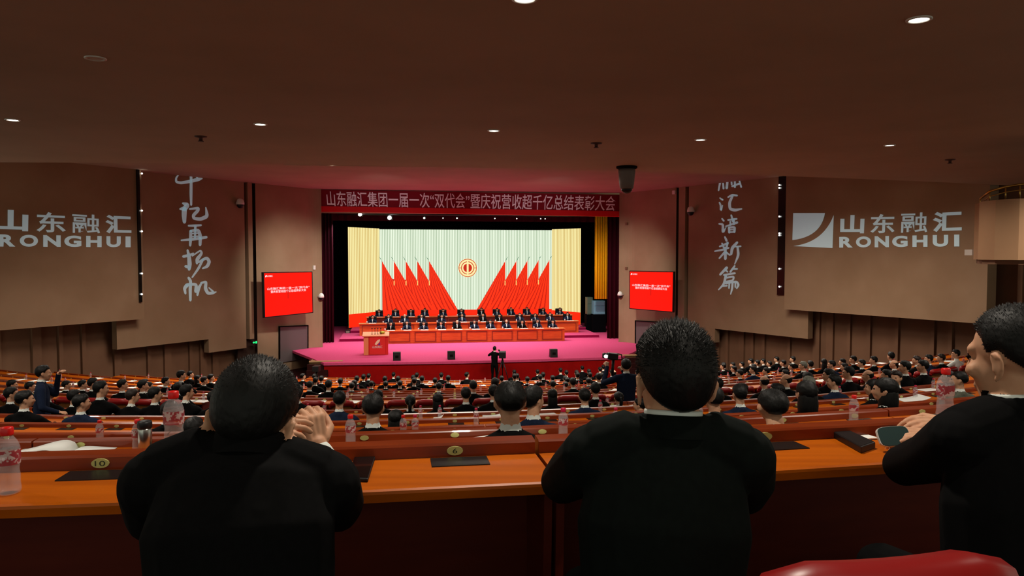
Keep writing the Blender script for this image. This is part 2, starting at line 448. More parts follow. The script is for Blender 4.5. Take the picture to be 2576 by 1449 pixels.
# curtains
def drape(name, px0, px1, v, z0, z1, m_, lab, n=26, amp=.07, skew=0):
    u0, u1 = Su(px0, v), Su(px1, v); mb = MB(); N = n * 6; rows = []
    for z in (z0, z1):
        rows.append([mb.bm.verts.new(S(u0 + (u1 - u0) * i / N, v + amp * math.sin(i / N * n * 6.283) , z + (skew * i / N if z == z0 else 0))) for i in range(N + 1)])
    for i in range(N):
        f = mb.bm.faces.new((rows[0][i], rows[0][i + 1], rows[1][i + 1], rows[1][i])); f.smooth = True
    o = mb.build(name, m_, None, loc=S(u0, v, z0)); md = o.modifiers.new('thick', 'SOLIDIFY'); md.thickness = .02
    return tag(o, lab, 'curtain')
drape('stage_curtain', 1496, 1531, 9.6, Sz(1512, 752, 9.6), 8.9, M_gold, 'gold orange curtain gathered at the right of the stage', 6, .10)
drape('leg_curtain', 806, 838, 8.6, 0.02, 9.0, M_maroon, 'dark maroon leg curtain at left edge of the stage', 4, .08)
drape('leg_curtain', 1528, 1570, 8.2, .02, 9.0, M_maroon, 'dark maroon leg curtain at right edge of the stage', 4, .08)
drape('border_curtain', 800, 1568, 12.8, Sz(1180, 557, 12.8), 9.0, M_maroon, 'dark maroon border curtain above the video wall', 40, .06)
# ------------------------------------------------------------------ lettering thrown on the side walls
def on_wall(ab, lift=.02):
    a, b = ab; n = Vector((-(b[1] - a[1]), b[0] - a[0], 0)).normalized()
    if n.dot(Vector((-a[0], -a[1], 0))) < 0: n = -n
    return lambda px, py: hit(px, py, a, b) + n * lift
def quad(fn, tl, tr, br, bl):
    def f(x, y):
        t = [tl[i] + (tr[i] - tl[i]) * x for i in (0, 1)]; b = [bl[i] + (br[i] - bl[i]) * x for i in (0, 1)]
        return fn(b[0] + (t[0] - b[0]) * y, b[1] + (t[1] - b[1]) * y)
    return f
def bold_latin(name, letters, fn, m, parent):
    """wide bold capitals, each drawn in its own box; fn maps 0..1 along the line"""
    verts, faces = [], []
    for ch, x0, x1 in letters:
        v, f, _ = text_pts(ch, 1, .045, res=6); k = len(verts)
        verts += [fn(x0 + (x1 - x0) * x, y) for x, y in v]; faces += [tuple(i + k for i in q) for q in f]
    me = bpy.data.meshes.new(name); me.from_pydata(verts, [], faces); me.materials.append(m)
    o = bpy.data.objects.new(name, me); COL.objects.link(o); o.parent = parent
    me.transform(world_m(parent).inverted()); return o
def logo(ab, han, lat, emblem, loc, lab):
    fn = on_wall(ab); e = empty('projected_logo', loc, lab, 'logo')
    V_, F_ = [], []
    for ch, q in han:
        v, f, _ = text_pts(ch, 1, .010 if ch == '融' else .018 if ch == '东' else .034, res=4); k = len(V_); fq = quad(fn, *q)
        V_ += [fq(x, y) for x, y in v]; F_ += [tuple(i + k for i in t) for t in f]
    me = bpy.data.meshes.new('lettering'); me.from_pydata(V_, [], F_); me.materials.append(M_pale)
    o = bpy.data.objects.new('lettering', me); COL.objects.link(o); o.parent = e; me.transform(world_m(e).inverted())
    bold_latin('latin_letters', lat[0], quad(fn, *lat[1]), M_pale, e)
    if emblem:
        m = MB(); pts = [(1996, 536), (2076, 536)]
        for i in range(1, 13):
            t = i / 12; pts.append(((1 - t) ** 2 * 2076 + 2 * t * (1 - t) * 2066 + t * t * 1994, (1 - t) ** 2 * 536 + 2 * t * (1 - t) * 596 + t * t * 604))
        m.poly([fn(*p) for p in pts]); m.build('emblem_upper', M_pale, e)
        m = MB(); pts = [(2098, 541), (2095, 624), (1996, 619)]
        for i in range(1, 12):
            t = i / 12; pts.append(((1 - t) ** 2 * 1996 + 2 * t * (1 - t) * 2072 + t * t * 2098, (1 - t) ** 2 * 619 + 2 * t * (1 - t) * 610 + t * t * 541))
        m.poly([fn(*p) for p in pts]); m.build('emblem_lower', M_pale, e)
lx = lambda *v: [(c, (a - 2112) / 305.0, (b - 2112) / 305.0) for c, a, b in v]
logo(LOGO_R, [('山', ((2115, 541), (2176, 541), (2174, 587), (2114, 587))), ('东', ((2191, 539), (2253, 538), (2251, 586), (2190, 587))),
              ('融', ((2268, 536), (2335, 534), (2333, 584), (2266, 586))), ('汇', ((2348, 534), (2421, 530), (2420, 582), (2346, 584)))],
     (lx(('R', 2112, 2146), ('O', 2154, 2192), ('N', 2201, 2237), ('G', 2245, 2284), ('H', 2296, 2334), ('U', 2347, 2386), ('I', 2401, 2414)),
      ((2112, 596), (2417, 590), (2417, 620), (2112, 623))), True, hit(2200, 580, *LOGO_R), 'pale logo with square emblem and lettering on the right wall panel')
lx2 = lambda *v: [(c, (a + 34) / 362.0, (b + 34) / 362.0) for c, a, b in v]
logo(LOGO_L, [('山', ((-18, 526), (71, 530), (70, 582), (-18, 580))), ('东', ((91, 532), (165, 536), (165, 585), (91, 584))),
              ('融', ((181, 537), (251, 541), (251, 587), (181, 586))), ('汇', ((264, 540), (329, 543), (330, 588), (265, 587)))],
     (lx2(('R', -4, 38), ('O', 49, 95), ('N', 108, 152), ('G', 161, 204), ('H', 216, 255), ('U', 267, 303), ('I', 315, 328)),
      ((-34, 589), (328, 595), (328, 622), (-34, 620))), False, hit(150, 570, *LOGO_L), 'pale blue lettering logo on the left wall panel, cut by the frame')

# brush lettering: strokes as (x, y, width) in the column's own drawing units
CAL_L = [[[(150,115,10),(200,85,22),(262,62,34)],[(120,140,8),(85,180,16),(85,220,20),(130,230,24),(220,215,28),(300,195,32),(335,188,10)],[(225,100,20),(230,200,24),(228,330,26),(230,440,18)],[(240,130,10),(290,180,14)]],
[[(150,425,16),(195,440,42),(165,480,44)],[(125,480,18),(165,475,44),(162,540,42),(165,605,30)],[(215,480,14),(300,470,24),(295,495,28),(250,540,28),(255,570,26),(320,578,30),(385,550,34),(370,465,10)]],
[[(205,640,16),(260,640,22),(325,635,16)],[(135,780,14),(250,770,26),(375,750,24)],[(225,690,24),(225,760,28),(220,830,20)],[(225,690,20),(300,680,26),(318,740,32),(315,825,24)],[(270,640,22),(266,760,18)],[(240,715,12),(300,710,12)],[(240,745,12),(300,740,12)]],
[[(155,935,24),(210,925,26),(250,905,14)],[(195,875,18),(210,940,32),(215,1010,38),(210,1060,24)],[(175,1030,22),(215,1040,30)],[(240,930,12),(320,875,16),(332,905,22),(288,960,34),(285,1000,22)],[(300,990,18),(380,945,26),(405,985,30),(385,1030,28),(340,1050,14)],[(345,960,20),(300,1050,22),(240,1135,14)]],
[[(205,1140,22),(225,1170,26),(220,1250,28),(222,1355,22)],[(190,1210,34),(165,1240,28),(175,1290,18)],[(190,1205,24),(280,1200,26),(275,1270,30)],[(330,1190,14),(300,1240,30),(290,1305,18)],[(325,1190,18),(375,1175,22),(365,1240,30),(390,1290,28),(440,1285,24),(470,1275,8)],[(400,1235,10),(440,1272,18)]]]
CAL_R = [[[(335,48,16),(405,48,18)],[(320,110,22),(300,215,16)],[(320,110,20),(400,100,22),(390,190,26)],[(345,78,22),(400,75,22)],[(350,140,18),(355,195,20)],[(440,110,16),(520,80,22)],[(450,170,18),(530,140,20)],[(480,48,20),(480,180,20)],[(440,90,16),(445,150,18)],[(530,110,16),(550,178,18)]],
[[(315,300,14),(345,320,18)],[(310,350,16),(325,385,20),(325,440,24),(345,380,8)],[(405,290,16),(450,265,22),(505,272,18)],[(455,275,22),(420,350,28),(425,420,28),(480,435,30),(555,420,14)]],
[[(338,528,16),(358,552,18)],[(305,585,14),(350,590,24),(346,685,28),(385,620,6)],[(380,612,14),(505,570,24)],[(440,490,18),(460,560,22)],[(405,542,18),(500,530,18)],[(430,560,18),(430,600,16)],[(472,530,18),(470,590,18)],[(415,625,22),(418,680,24)],[(415,625,20),(480,620,24),(475,675,22)],[(420,650,12),(470,648,12)],[(420,677,16),(475,674,16)]],
[[(370,730,18),(388,770,24)],[(312,835,16),(400,800,26)],[(338,800,16),(360,850,20)],[(402,790,18),(390,840,20)],[(258,887,14),(350,870,22),(412,850,16)],[(375,850,28),(375,970,28)],[(365,900,22),(308,965,16)],[(385,900,20),(425,930,16)],[(505,790,24),(450,850,32),(440,920,22)],[(470,838,14),(545,832,16)],[(510,840,22),(520,930,28),(478,1030,10)]],
[[(390,1070,30),(318,1145,22)],[(370,1090,20),(400,1115,16)],[(478,1050,18),(430,1115,20)],[(450,1082,18),(505,1082,18)],[(360,1150,20),(480,1130,20)],[(380,1160,26),(360,1250,24),(300,1312,12)],[(390,1180,18),(470,1165,20),(460,1210,18),(385,1222,16)],[(380,1242,20),(500,1220,22),(522,1260,24),(500,1298,14)],[(420,1240,18),(415,1295,16)],[(455,1230,20),(450,1300,22),(433,1362,10)],[(485,1230,16),(485,1285,16)],[(350,1272,16),(392,1267,18)]]]
def slogan(chars, ab, ox, oy, k, lab):
    fn = on_wall(ab); e = empty('projected_slogan', fn(ox + 250 * k, oy + 700 * k), lab, 'wall lettering')
    m = MB()
    for strokes in chars:
        for st_ in strokes:
            dense = []
            for (x0, y0, w0), (x1, y1, w1) in zip(st_, st_[1:]):
                for i in range(6): t = i / 6; dense.append((x0 + (x1 - x0) * t, y0 + (y1 - y0) * t, w0 + (w1 - w0) * t))
            dense.append(st_[-1])
            for _ in range(3):   # round the corners of the stroke
                dense = [dense[0]] + [tuple((dense[i - 1][j] + 2 * dense[i][j] + dense[i + 1][j]) / 4 for j in range(3)) for i in range(1, len(dense) - 1)] + [dense[-1]]
            L, Rr = [], []
            for i, (x, y, w_) in enumerate(dense):
                a = dense[max(i - 1, 0)]; b = dense[min(i + 1, len(dense) - 1)]
                dx, dy = b[0] - a[0], b[1] - a[1]; l = math.hypot(dx, dy) or 1; h = w_ * .56
                L.append((x - dy / l * h, y + dx / l * h)); Rr.append((x + dy / l * h, y - dx / l * h))
            px = lambda p: fn(ox + p[0] * k, oy + p[1] * k)
            for i in range(len(L) - 1): m.poly([px(L[i]), px(L[i + 1]), px(Rr[i + 1]), px(Rr[i])])
            for x, y, w_ in (dense[0], dense[-1]):
                m.poly([px((x + w_ * .5 * math.cos(a * .5236), y + w_ * .5 * math.sin(a * .5236))) for a in range(12)])
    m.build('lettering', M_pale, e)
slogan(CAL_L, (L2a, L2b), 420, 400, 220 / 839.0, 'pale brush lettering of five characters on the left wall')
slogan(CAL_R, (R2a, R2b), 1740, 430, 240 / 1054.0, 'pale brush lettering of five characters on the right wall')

# black upright lighting slots beside the two logo panels
def slot(ab, px0, px1, py0, py1, lamps, lab, at):
    e = empty('lighting_slot', hit((px0 + px1) / 2, py1, *ab), lab, 'light fitting')
    a, b = hit(px0, py1, *ab), hit(px1, py1, *ab); z1 = max(ZC + .6, hit(px0, py0, *ab).z)
    n = Vector((-(b.y - a.y), b.x - a.x, 0)).normalized()
    if n.dot(a) > 0: n = -n
    m = MB(); m.prism([a, b, b + n * .08, a + n * .08], (0, 0, z1 - a.z)); m.build('housing', mat('glossy black housing', rgb(6, 6, 8), .2), e)
    for py in lamps:
        c = hit((px0 + px1) / 2 + at, py, *ab) + n * .13
        m = MB(); m.ball(c, .036, 10); l = m.build('spotlight', M_lens, e)
slot((R2a, R2b), 1957, 1975, 442, 742, (466, 473, 545, 587, 592, 676, 721), 'black slot of small spotlights left of the right logo panel', -1)
slot(LOGO_L, 349, 355.5, 412, 760, (437, 530, 582, 688, 740), 'thin black slot of small spotlights beside the left logo panel', 0)

# curved side balcony with a brass rail at the right
pts = [(2453, 19.0), (2456, 17.9), (2468, 17.2), (2500, 16.7), (2560, 16.3), (2680, 16.0), (2900, 15.7)]
pp = [(px_x(a, d), d) for a, d in pts]; zb, zt_ = EYE - .12, EYE + 1.2
e = empty('side_balcony', (pp[3][0], pp[3][1], zb), 'curved beige side balcony with brass rail at the right edge', 'balcony')
m = MB()
for a, b in zip(pp, pp[1:]): m.prism([(a[0], a[1], zb), (b[0], b[1], zb), (b[0] + .02, b[1] + .16, zb), (a[0] + .16, a[1] + .06, zb)], (0, 0, zt_ - zb))
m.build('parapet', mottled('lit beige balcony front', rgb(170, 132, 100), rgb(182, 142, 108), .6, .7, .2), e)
m = MB(); m.prism([(x + .05, y + .05, zb - .10) for x, y in pp] + [(25.5, 15.7, zb - .1), (25.5, 23, zb - .1), (18.9, 25.2, zb - .1)], (0, 0, .12)); m.build('floor_slab', M_wain, e)
m = MB(); r_ = [P(2466, 500, 17.6), P(2490, 481, 17.1), P(2530, 470, 16.8), P(2566, 464, 16.6), P(2640, 458, 16.4)]; m.tube(r_, .028, 8)
for p in r_[:4]: m.tube([p, (p.x, p.y, zt_ - .02)], .014, 6)
m.tube([p + Vector((0, 0, -.12)) for p in r_], .012, 6); m.build('railing', M_brass, e)
p = P(2444, 635, 18.4); e = empty('wall_speaker', p, 'small pale box fixed at the left end of the side balcony', 'speaker'); m = MB(); m.box(p, (.16, .3, .14)); m.build('case', M_white, e)
m = MB(); m.box(p + Vector((.14, .1, 0)), (.2, .04, .04)); m.build('bracket', M_white, e)

# ------------------------------------------------------------------ hanging wall screens
M_scr = mat('red screen picture', rgb(20, 2, 2), .3, emit=rgb(255, 22, 6), estr=1.05)
M_scrw = mat('white screen writing', rgb(40, 40, 40), .4, emit=(1, .93, .95, 1), estr=1.0)
def tv(corners, d_l, d_r, lab):
    (tl, tr, br, bl) = corners
    a, b = P(bl[0], bl[1], d_l), P(br[0], br[1], d_r); ab = ((a.x, a.y), (b.x, b.y))
    e = empty('wall_screen', (a + b) / 2, lab, 'screen')
    f0 = quad(lambda x, y: hit(x, y, *ab), tl, tr, br, bl)
    n = Vector((-(b.y - a.y), b.x - a.x, 0)).normalized()
    if n.dot(a) > 0: n = -n
    m = MB(); m.prism([f0(0, 0), f0(1, 0), f0(1, 1), f0(0, 1)], n * -.14); m.build('frame', M_black, e)
    m = MB(); m.prism([f0(.018, .02) + n * .004, f0(.982, .02) + n * .004, f0(.982, .98) + n * .004, f0(.018, .98) + n * .004], n * .006); m.build('display', M_scr, e)
    T = lambda x0, x1, y0, y1: (lambda x, y: f0(x0 + (x1 - x0) * x, y0 + (y1 - y0) * y) + n * .016)
    writing('title_lettering', '山东融汇集团一届一次“双代会”', T(.07, .93, .605, .66), M_scrw, e, .004)
    writing('title_lettering', '暨庆祝营收超千亿总结表彰大会', T(.14, .86, .535, .595), M_scrw, e, .004)
    writing('corner_logo', '山东融汇', T(.075, .19, .895, .935), M_scrw, e, .004)
    m = MB(); m.poly([T(.035, .07, .89, .94)(x, y) for x, y in ((0, 0), (.8, .2), (1, 1), (.2, .8))]); m.build('corner_emblem', M_scrw, e)
    m = MB(); c = (f0(.5, .5) - n * .3); m.box(c, (.5, .4, .5)); m.build('wall_bracket', M_black, e)
dl = L1[1] + .35
tv(((662, 685), (786, 683), (788, 787), (665, 800)), 38.0, 40.6, 'red title screen on the left wall beside the stage')
tv(((1583, 681), (1695, 683), (1693, 786), (1583, 777)), 42.6, 40.3, 'red title screen on the right wall beside the stage')

# grey access panels below the screens
for (c, ab, nm) in ((((702, 823), (771, 820), (771, 902), (702, 912)), (L0, L1), 'door_1'), (((1602, 808), (1669, 812), (1669, 890), (1602, 882)), (R0, R1), 'door_2')):
    fn = on_wall(ab, .02); f0 = quad(fn, *c); n = (on_wall(ab, 1.0)(*c[0]) - on_wall(ab, 0)(*c[0]))
    m = MB(); m.prism([f0(0, 0), f0(1, 0), f0(1, 1), f0(0, 1)], n * .05); struct(m.build(nm, M_grey))
    m = MB()
    for q in (((-.03, -.03), (0, -.03), (0, 1.03), (-.03, 1.03)), ((1, -.03), (1.03, -.03), (1.03, 1.03), (1, 1.03)), ((-.03, 1), (1.03, 1), (1.03, 1.03), (-.03, 1.03))):
        m.prism([f0(*p) for p in q], n * .08)
    struct(m.build('trim_5', M_dark))

# ------------------------------------------------------------------ cameras, sensors, exit sign
def dome(p, n, k, lab, arm=0.0):
    e = empty('security_camera', p, lab, 'camera'); side = Vector((n.y, -n.x, 0))
    m = MB(); c = p + n * .25
    m.tube([p, p + n * .12, c + Vector((0, 0, .10 * k))], .05 * k, 8); m.build('bracket', M_white, e)
    m = MB(); m.lathe([(.04 * k, .16 * k), (.10 * k, .12 * k), (.13 * k, .02 * k), (.13 * k, -.04 * k)], c, 14); m.build('housing', M_white, e)
    m = MB(); m.ball(c + Vector((0, 0, -.05 * k)), .12 * k, 12); m.build('lens_dome', M_black, e)
def wn(ab): f1, f0 = on_wall(ab, 1.0), on_wall(ab, 0.0); return f1(1000, 600) - f0(1000, 600)
dome(hit(596, 512, L2a, L2b), wn((L2a, L2b)), 1.5, 'white dome camera beside the brush lettering on the left wall')
dome(hit(1746, 531, R2a, R2b), wn((R2a, R2b)), 1.5, 'white dome camera beside the brush lettering on the right wall')
dome(on_cheek(LEFT_CHEEK, 800, 746), wn((L0, L1)), 1.2, 'white dome camera between left screen and stage')
dome(on_cheek(RIGHT_CHEEK, 1568, 741), wn((R0, R1)), 1.2, 'white dome camera between right screen and stage')
for px, py, ab, lab, w_ in ((1697, 484, (R0, R1), 'small pale wall box high on the right wall edge', .2), (1578, 563, (R0, R1), 'small upper brown wall sensor right of the stage', .15),
                        (1577, 675, (R0, R1), 'small brown wall sensor just above the right screen corner', .14), (789, 673, (L0, L1), 'small pale strip sensor just above the left screen', .12)):
    p = on_cheek(LEFT_CHEEK if px < 1200 else RIGHT_CHEEK, px, py); n = wn(ab); m = MB(); m.box(p + n * .04, (w_, .1, w_ * (1.9 if px == 789 else 1)), Vector((-n.y, n.x, 0)), n)
    tag(m.build('wall_sensor', M_white if px in (1697, 789) else mat('brown plastic', rgb(120, 84, 66), .6), None, loc=p), lab, 'sensor')
p = hit(637, 861, La, Lb); n = wn((L0, L1))
e = empty('exit_sign', p, 'small lit green exit sign low on the left wall', 'sign'); m = MB(); m.box(p + n * .1, (.34, .06, .16), Vector((-n.y, n.x, 0)), n); m.build('case', M_black, e)
m = MB(); c = p + n * .135; ux = Vector((-n.y, n.x, 0)); ux = ux if ux.x > 0 else -ux
m.poly([c + ux * a + Vector((0, 0, b)) for a, b in ((-.15, 0), (-.06, .06), (-.06, .02), (.0, .02), (.0, -.02), (-.06, -.02), (-.06, -.06))])
m.box(c + ux * .08, (.10, .004, .12), ux, n); m.build('arrow_and_door', mat('green sign light', rgb(0, 60, 30), .4, emit=rgb(20, 240, 120), estr=1.6), e)
# big camera pod under the balcony soffit
p = Vector((px_x(1575, 21.6), 21.6, ZC)); e = empty('camera_pod', p, 'large grey camera pod hung from the ceiling edge', 'camera')
m = MB(); m.lathe([(.30, 0), (.30, -.05), (.25, -.08)], p, 20); m.build('ceiling_plate', M_dark, e)
m = MB(); m.lathe([(.235, -.08), (.245, -.16), (.235, -.2), (.215, -.45), (.19, -.62), (.165, -.64)], p, 24); m.build('housing', mat('grey plastic pod', rgb(104, 98, 92), .5), e)
m = MB(); m.lathe([(.16, -.63), (.155, -.68), (.11, -.74), (.04, -.77), (.001, -.775)], p, 20); m.build('lens_dome', mat('dark glossy dome', rgb(10, 9, 9), .08), e)

# ------------------------------------------------------------------ ceiling downlights and sprinklers
M_rim = mat('downlight rim', rgb(210, 205, 195), .35)
DL = [(1242, 328, 'lit downlight at the middle of the ceiling row'), (655, 312, 'lit downlight above the left wall lettering'), (32, 301, 'lit downlight at the far left of the ceiling'),
      (1762, 351, 'lit downlight right of the ceiling camera pod'), (2238, 365, 'lit downlight above the right logo'), (2312, 48, 'large bright downlight in the upper right corner'),
      (1320, -4, 'lit downlight cut by the top of the frame')]
def downlight(p, lab, lit=True):
    e = empty('downlight', p, lab, 'ceiling light', 'ceiling downlights')
    m = MB(); m.lathe([(.13, .0), (.13, -.012), (.105, -.018), (.095, -.004), (.095, .0)], p, 24, cap=False); m.build('rim', M_rim, e)
    m = MB(); m.lathe([(.095, -.004), (.06, -.012), (.001, -.014)], p, 20, cap=False); m.build('lens', M_lens if lit else mat('unlit lens', rgb(190, 180, 170), .25), e)
    if lit: lamp('SPOT', (p.x, p.y, p.z - .05), (p.x, p.y, 0), 330, (1, .9, .76), spot_size=R(125), spot_blend=.8, shadow_soft_size=.09)
for px, py, lab in DL:
    v = ray(px, py); t = 2.5 / v.z; downlight(Vector((v.x * t, v.y * t, ZC)), lab)
v = ray(240, 146); t = 2.5 / v.z; downlight(Vector((v.x * t, v.y * t, ZC)), 'unlit downlight in the upper left of the ceiling', False)
for px, py, lab in ((505, 343, 'small sprinkler head above the left brush lettering'), (1500, 360, 'small sprinkler head left of the ceiling camera pod'), (2390, 401, 'small sprinkler head above the right logo')):
    v = ray(px, py); t = 2.5 / v.z; p = Vector((v.x * t, v.y * t, ZC)); m = MB()
    m.lathe([(.13, 0), (.12, -.02), (.04, -.03), (.035, -.09), (.06, -.10), (.06, -.11)], p, 14)
    tag(m.build('sprinkler', mat('dark red metal', rgb(70, 34, 26), .5), None, loc=p), lab, 'sprinkler')

# ------------------------------------------------------------------ banner over the stage
e = empty('stage_banner', S(0, 6.7, Sz(1180, 540, 6.7)), 'long dark red banner with white lettering above the stage', 'banner')
bq = quad(lambda x, y: S(Su(x, 6.6), 6.6, Sz(x, y, 6.6)), (801, 477), (1569, 490), (1566, 532), (804, 519))
nb = Vector((SSn, -SCs, 0))
m = MB(); m.prism([bq(0, 0), bq(1, 0), bq(1, 1), bq(0, 1)], -nb * .25); m.build('board', M_red, e)
bs = quad(lambda x, y: S(Su(x, 6.55), 6.55, Sz(x, y, 6.55)), (804, 518.5), (1566, 531.5), (1563, 545), (806, 532))
m = MB(); m.prism([bs(0, 0), bs(1, 0), bs(1, 1), bs(0, 1)], -nb * .3); m.build('lower_strip', M_redstrip, e)
writing('lettering', '山东融汇集团一届一次“双代会”暨庆祝营收超千亿总结表彰大会', lambda x, y: bq(.028 + .945 * x, .02 + .9 * y) + nb * .03, M_letter, e, .006, res=4)

# ------------------------------------------------------------------ video wall
def scrmat(name, stops, freq):
    m = mat(name, (.02, .02, .02, 1), .5); N, L, b = nodes(m)
    tc = N.new('ShaderNodeTexCoord'); wv = N.new('ShaderNodeTexWave'); wv.bands_direction = 'X'; wv.inputs['Scale'].default_value = freq
    cr = N.new('ShaderNodeValToRGB'); cr.color_ramp.elements[0].color = stops[0]; cr.color_ramp.elements[1].color = stops[1]
    cr.color_ramp.elements[0].position = .08; cr.color_ramp.elements[1].position = .5
    L.new(tc.outputs['UV'], wv.inputs['Vector']); L.new(wv.outputs['Color'], cr.inputs[0]); L.new(cr.outputs[0], b.inputs['Emission Color'])
    b.inputs['Emission Strength'].default_value = 1.0; return m
M_ledc = scrmat('video wall pale stripes', (rgb(150, 176, 140), rgb(243, 255, 232)), 1.0)
M_leds = scrmat('video wall gold stripes', (rgb(196, 156, 70), rgb(255, 244, 176)), 1.0)
M_ledr = mat('video wall red', rgb(10, 2, 2), .5, emit=rgb(255, 40, 8), estr=1.0)
led = empty('video_wall', S(Su(1170, 16.5), 16.5, .34), 'large lit video wall with red flags and round emblem', 'video wall')
V0, VS = 16.5, 14.0
def uvface(mb, pts, us):
    uvl = mb.bm.loops.layers.uv.verify(); f = mb.poly(pts)
    for l, u in zip(f.loops, us): l[uvl].uv = u
ZT, ZB = Sz(1170, 578, V0), .35
def cpt(px, z, v=V0): return S(Su(px, v), v, z)
m = MB(); n_ = 108; uvface(m, [cpt(955, ZB), cpt(1388, ZB), cpt(1388, ZT), cpt(955, ZT)], [(0, 0), (n_ * .314, 0), (n_ * .314, 1), (0, 1)])
m.build('centre_panel', M_ledc, led)
m = MB(); m.box(S((Su(955, V0) + Su(1388, V0)) / 2, V0 + .25, (ZT + ZB) / 2), (Su(1388, V0) - Su(955, V0), .4, ZT - ZB + .1), (SCs, SSn, 0), (-SSn, SCs, 0)); m.build('cabinet', M_dark, led)
for pa, pb, va, vb in ((876, 955, VS, V0), (1388, 1461, V0, VS)):
    m = MB(); k = 20 * .314
    a0, a1 = S(Su(pa, va), va, ZB), S(Su(pb, vb), vb, ZB); h = Vector((0, 0, ZT - ZB + .06))
    uvface(m, [a0, a1, a1 + h, a0 + h], [(0, 0), (k, 0), (k, 1), (0, 1)]); m.build('side_panel', M_leds, led)
    m = MB(); m.prism([a0 + Vector((-SSn, SCs, 0)) * .05, a1 + Vector((-SSn, SCs, 0)) * .05, a1 + Vector((-SSn, SCs, 0)) * .4, a0 + Vector((-SSn, SCs, 0)) * .4], h); m.build('cabinet', M_dark, led)
    hr = Sz((pa + pb) / 2, 787 if pa < 1000 else 783, (va + vb) / 2) - ZB
    nn = Vector((-(a1.y - a0.y), a1.x - a0.x, 0)).normalized() * -.02
    m = MB(); m.poly([a0 + nn, a1 + nn, a1 + nn + Vector((0, 0, hr)), a0 + nn + Vector((0, 0, hr))]); m.build('red_base_band', M_ledr, led)
# flags shown on the wall: red cloth falling from a spear tip
def flagmat():
    m = mat('pictured red cloth', rgb(10, 2, 2), .5); N, L, b = nodes(m)
    tc = N.new('ShaderNodeTexCoord'); wv = N.new('ShaderNodeTexWave'); wv.bands_direction = 'X'; wv.inputs['Scale'].default_value = .75
    wv.inputs['Distortion'].default_value = .5; wv.inputs['Detail'].default_value = 1
    cr = N.new('ShaderNodeValToRGB'); e0, e1 = cr.color_ramp.elements; e0.color = rgb(196, 20, 4); e0.position = .03; e1.color = rgb(255, 52, 14); e1.position = .3
    L.new(tc.outputs['UV'], wv.inputs['Vector']); L.new(wv.outputs['Color'], cr.inputs[0]); L.new(cr.outputs[0], b.inputs['Emission Color']); b.inputs['Emission Strength'].default_value = 1.0
    return m
M_flag = flagmat(); M_spear = mat('pictured green spear', (0, 0, 0, 1), .5, emit=rgb(60, 120, 90), estr=1); M_pole = mat('pictured gold pole', (0, 0, 0, 1), .5, emit=rgb(255, 214, 120), estr=1)
def led_pt(px, py, v): return S(Su(px, v), v, Sz(px, py, v))
Lt = [(961, 657), (991, 657), (1021, 657), (1050, 657), (1079.5, 657)]; Rt = [(1270.8, 657), (1299, 656.5), (1326.8, 655.5), (1354.8, 654.5), (1382, 654)]
def flag(tip, s, i):
    v = V0 - .03 - .012 * (4 - i if s > 0 else i); m = MB(); uvl = m.bm.loops.layers.uv.verify()
    yb = 781 if i == (4 if s > 0 else 0) else 784; w_ = 73; Nn = 18; prev = None
    for j in range(Nn):
        t0, t1 = j / Nn, (j + 1) / Nn
        def row(t):
            y = tip[1] + (yb - tip[1]) * t; return [(tip[0], y), (tip[0] + s * max(w_ * t, .2), y)]
        q0, q1 = row(t0), row(t1); f = m.poly([led_pt(*p, v) for p in (q0[0], q0[1], q1[1], q1[0])])
        for l, u in zip(f.loops, ((0, t0), (1, t0), (1, t1), (0, t1))):
            l[uvl].uv = (u[0] * 2.3 + .25 * math.sin(u[1] * 3) * u[0], u[1] * .6)
    o = m.build('pictured_flag', M_flag, led)
    m = MB(); x, y = tip; m.poly([led_pt(x, y + 2, v - .01), led_pt(x - s * 4, y - 6, v - .01), led_pt(x - s * 8, y - 12, v - .01), led_pt(x - s * 3, y - 7, v - .01)]); m.build('spear_tip', M_spear, o)
    m = MB(); m.poly([led_pt(x - s * .8, y + 49, V0 - .1), led_pt(x + s * 1.4, y + 49, V0 - .1), led_pt(x + s * 1.4, y + 61, V0 - .1), led_pt(x - s * .8, y + 61, V0 - .1)])
    if i != (0 if s > 0 else 4): m.build('gold_pole', M_pole, o)
for i, t in enumerate(Lt): flag(t, 1, i)
for i, t in enumerate(Rt): flag(t, -1, i)
m = MB(); m.poly([led_pt(955, 781, V0 - .1), led_pt(1388, 777, V0 - .1), led_pt(1388, 790, V0 - .1), led_pt(955, 794, V0 - .1)])
m.poly([led_pt(955, 790, V0 - .1), led_pt(1388, 788, V0 - .1), cpt(1388, ZB, V0 - .1), cpt(955, ZB, V0 - .1)]); m.build('red_base_band', M_ledr, led)
m = MB(); m.poly([led_pt(x, y, V0 - .02) for x, y in ((961, 700), (1022, 704), (1108, 782), (961, 784))]); m.build('red_cloth_backing', M_flag, led)
m = MB(); m.poly([led_pt(x, y, V0 - .02) for x, y in ((1382, 700), (1327, 704), (1246, 780), (1382, 780))]); m.build('red_cloth_backing', M_flag, led)
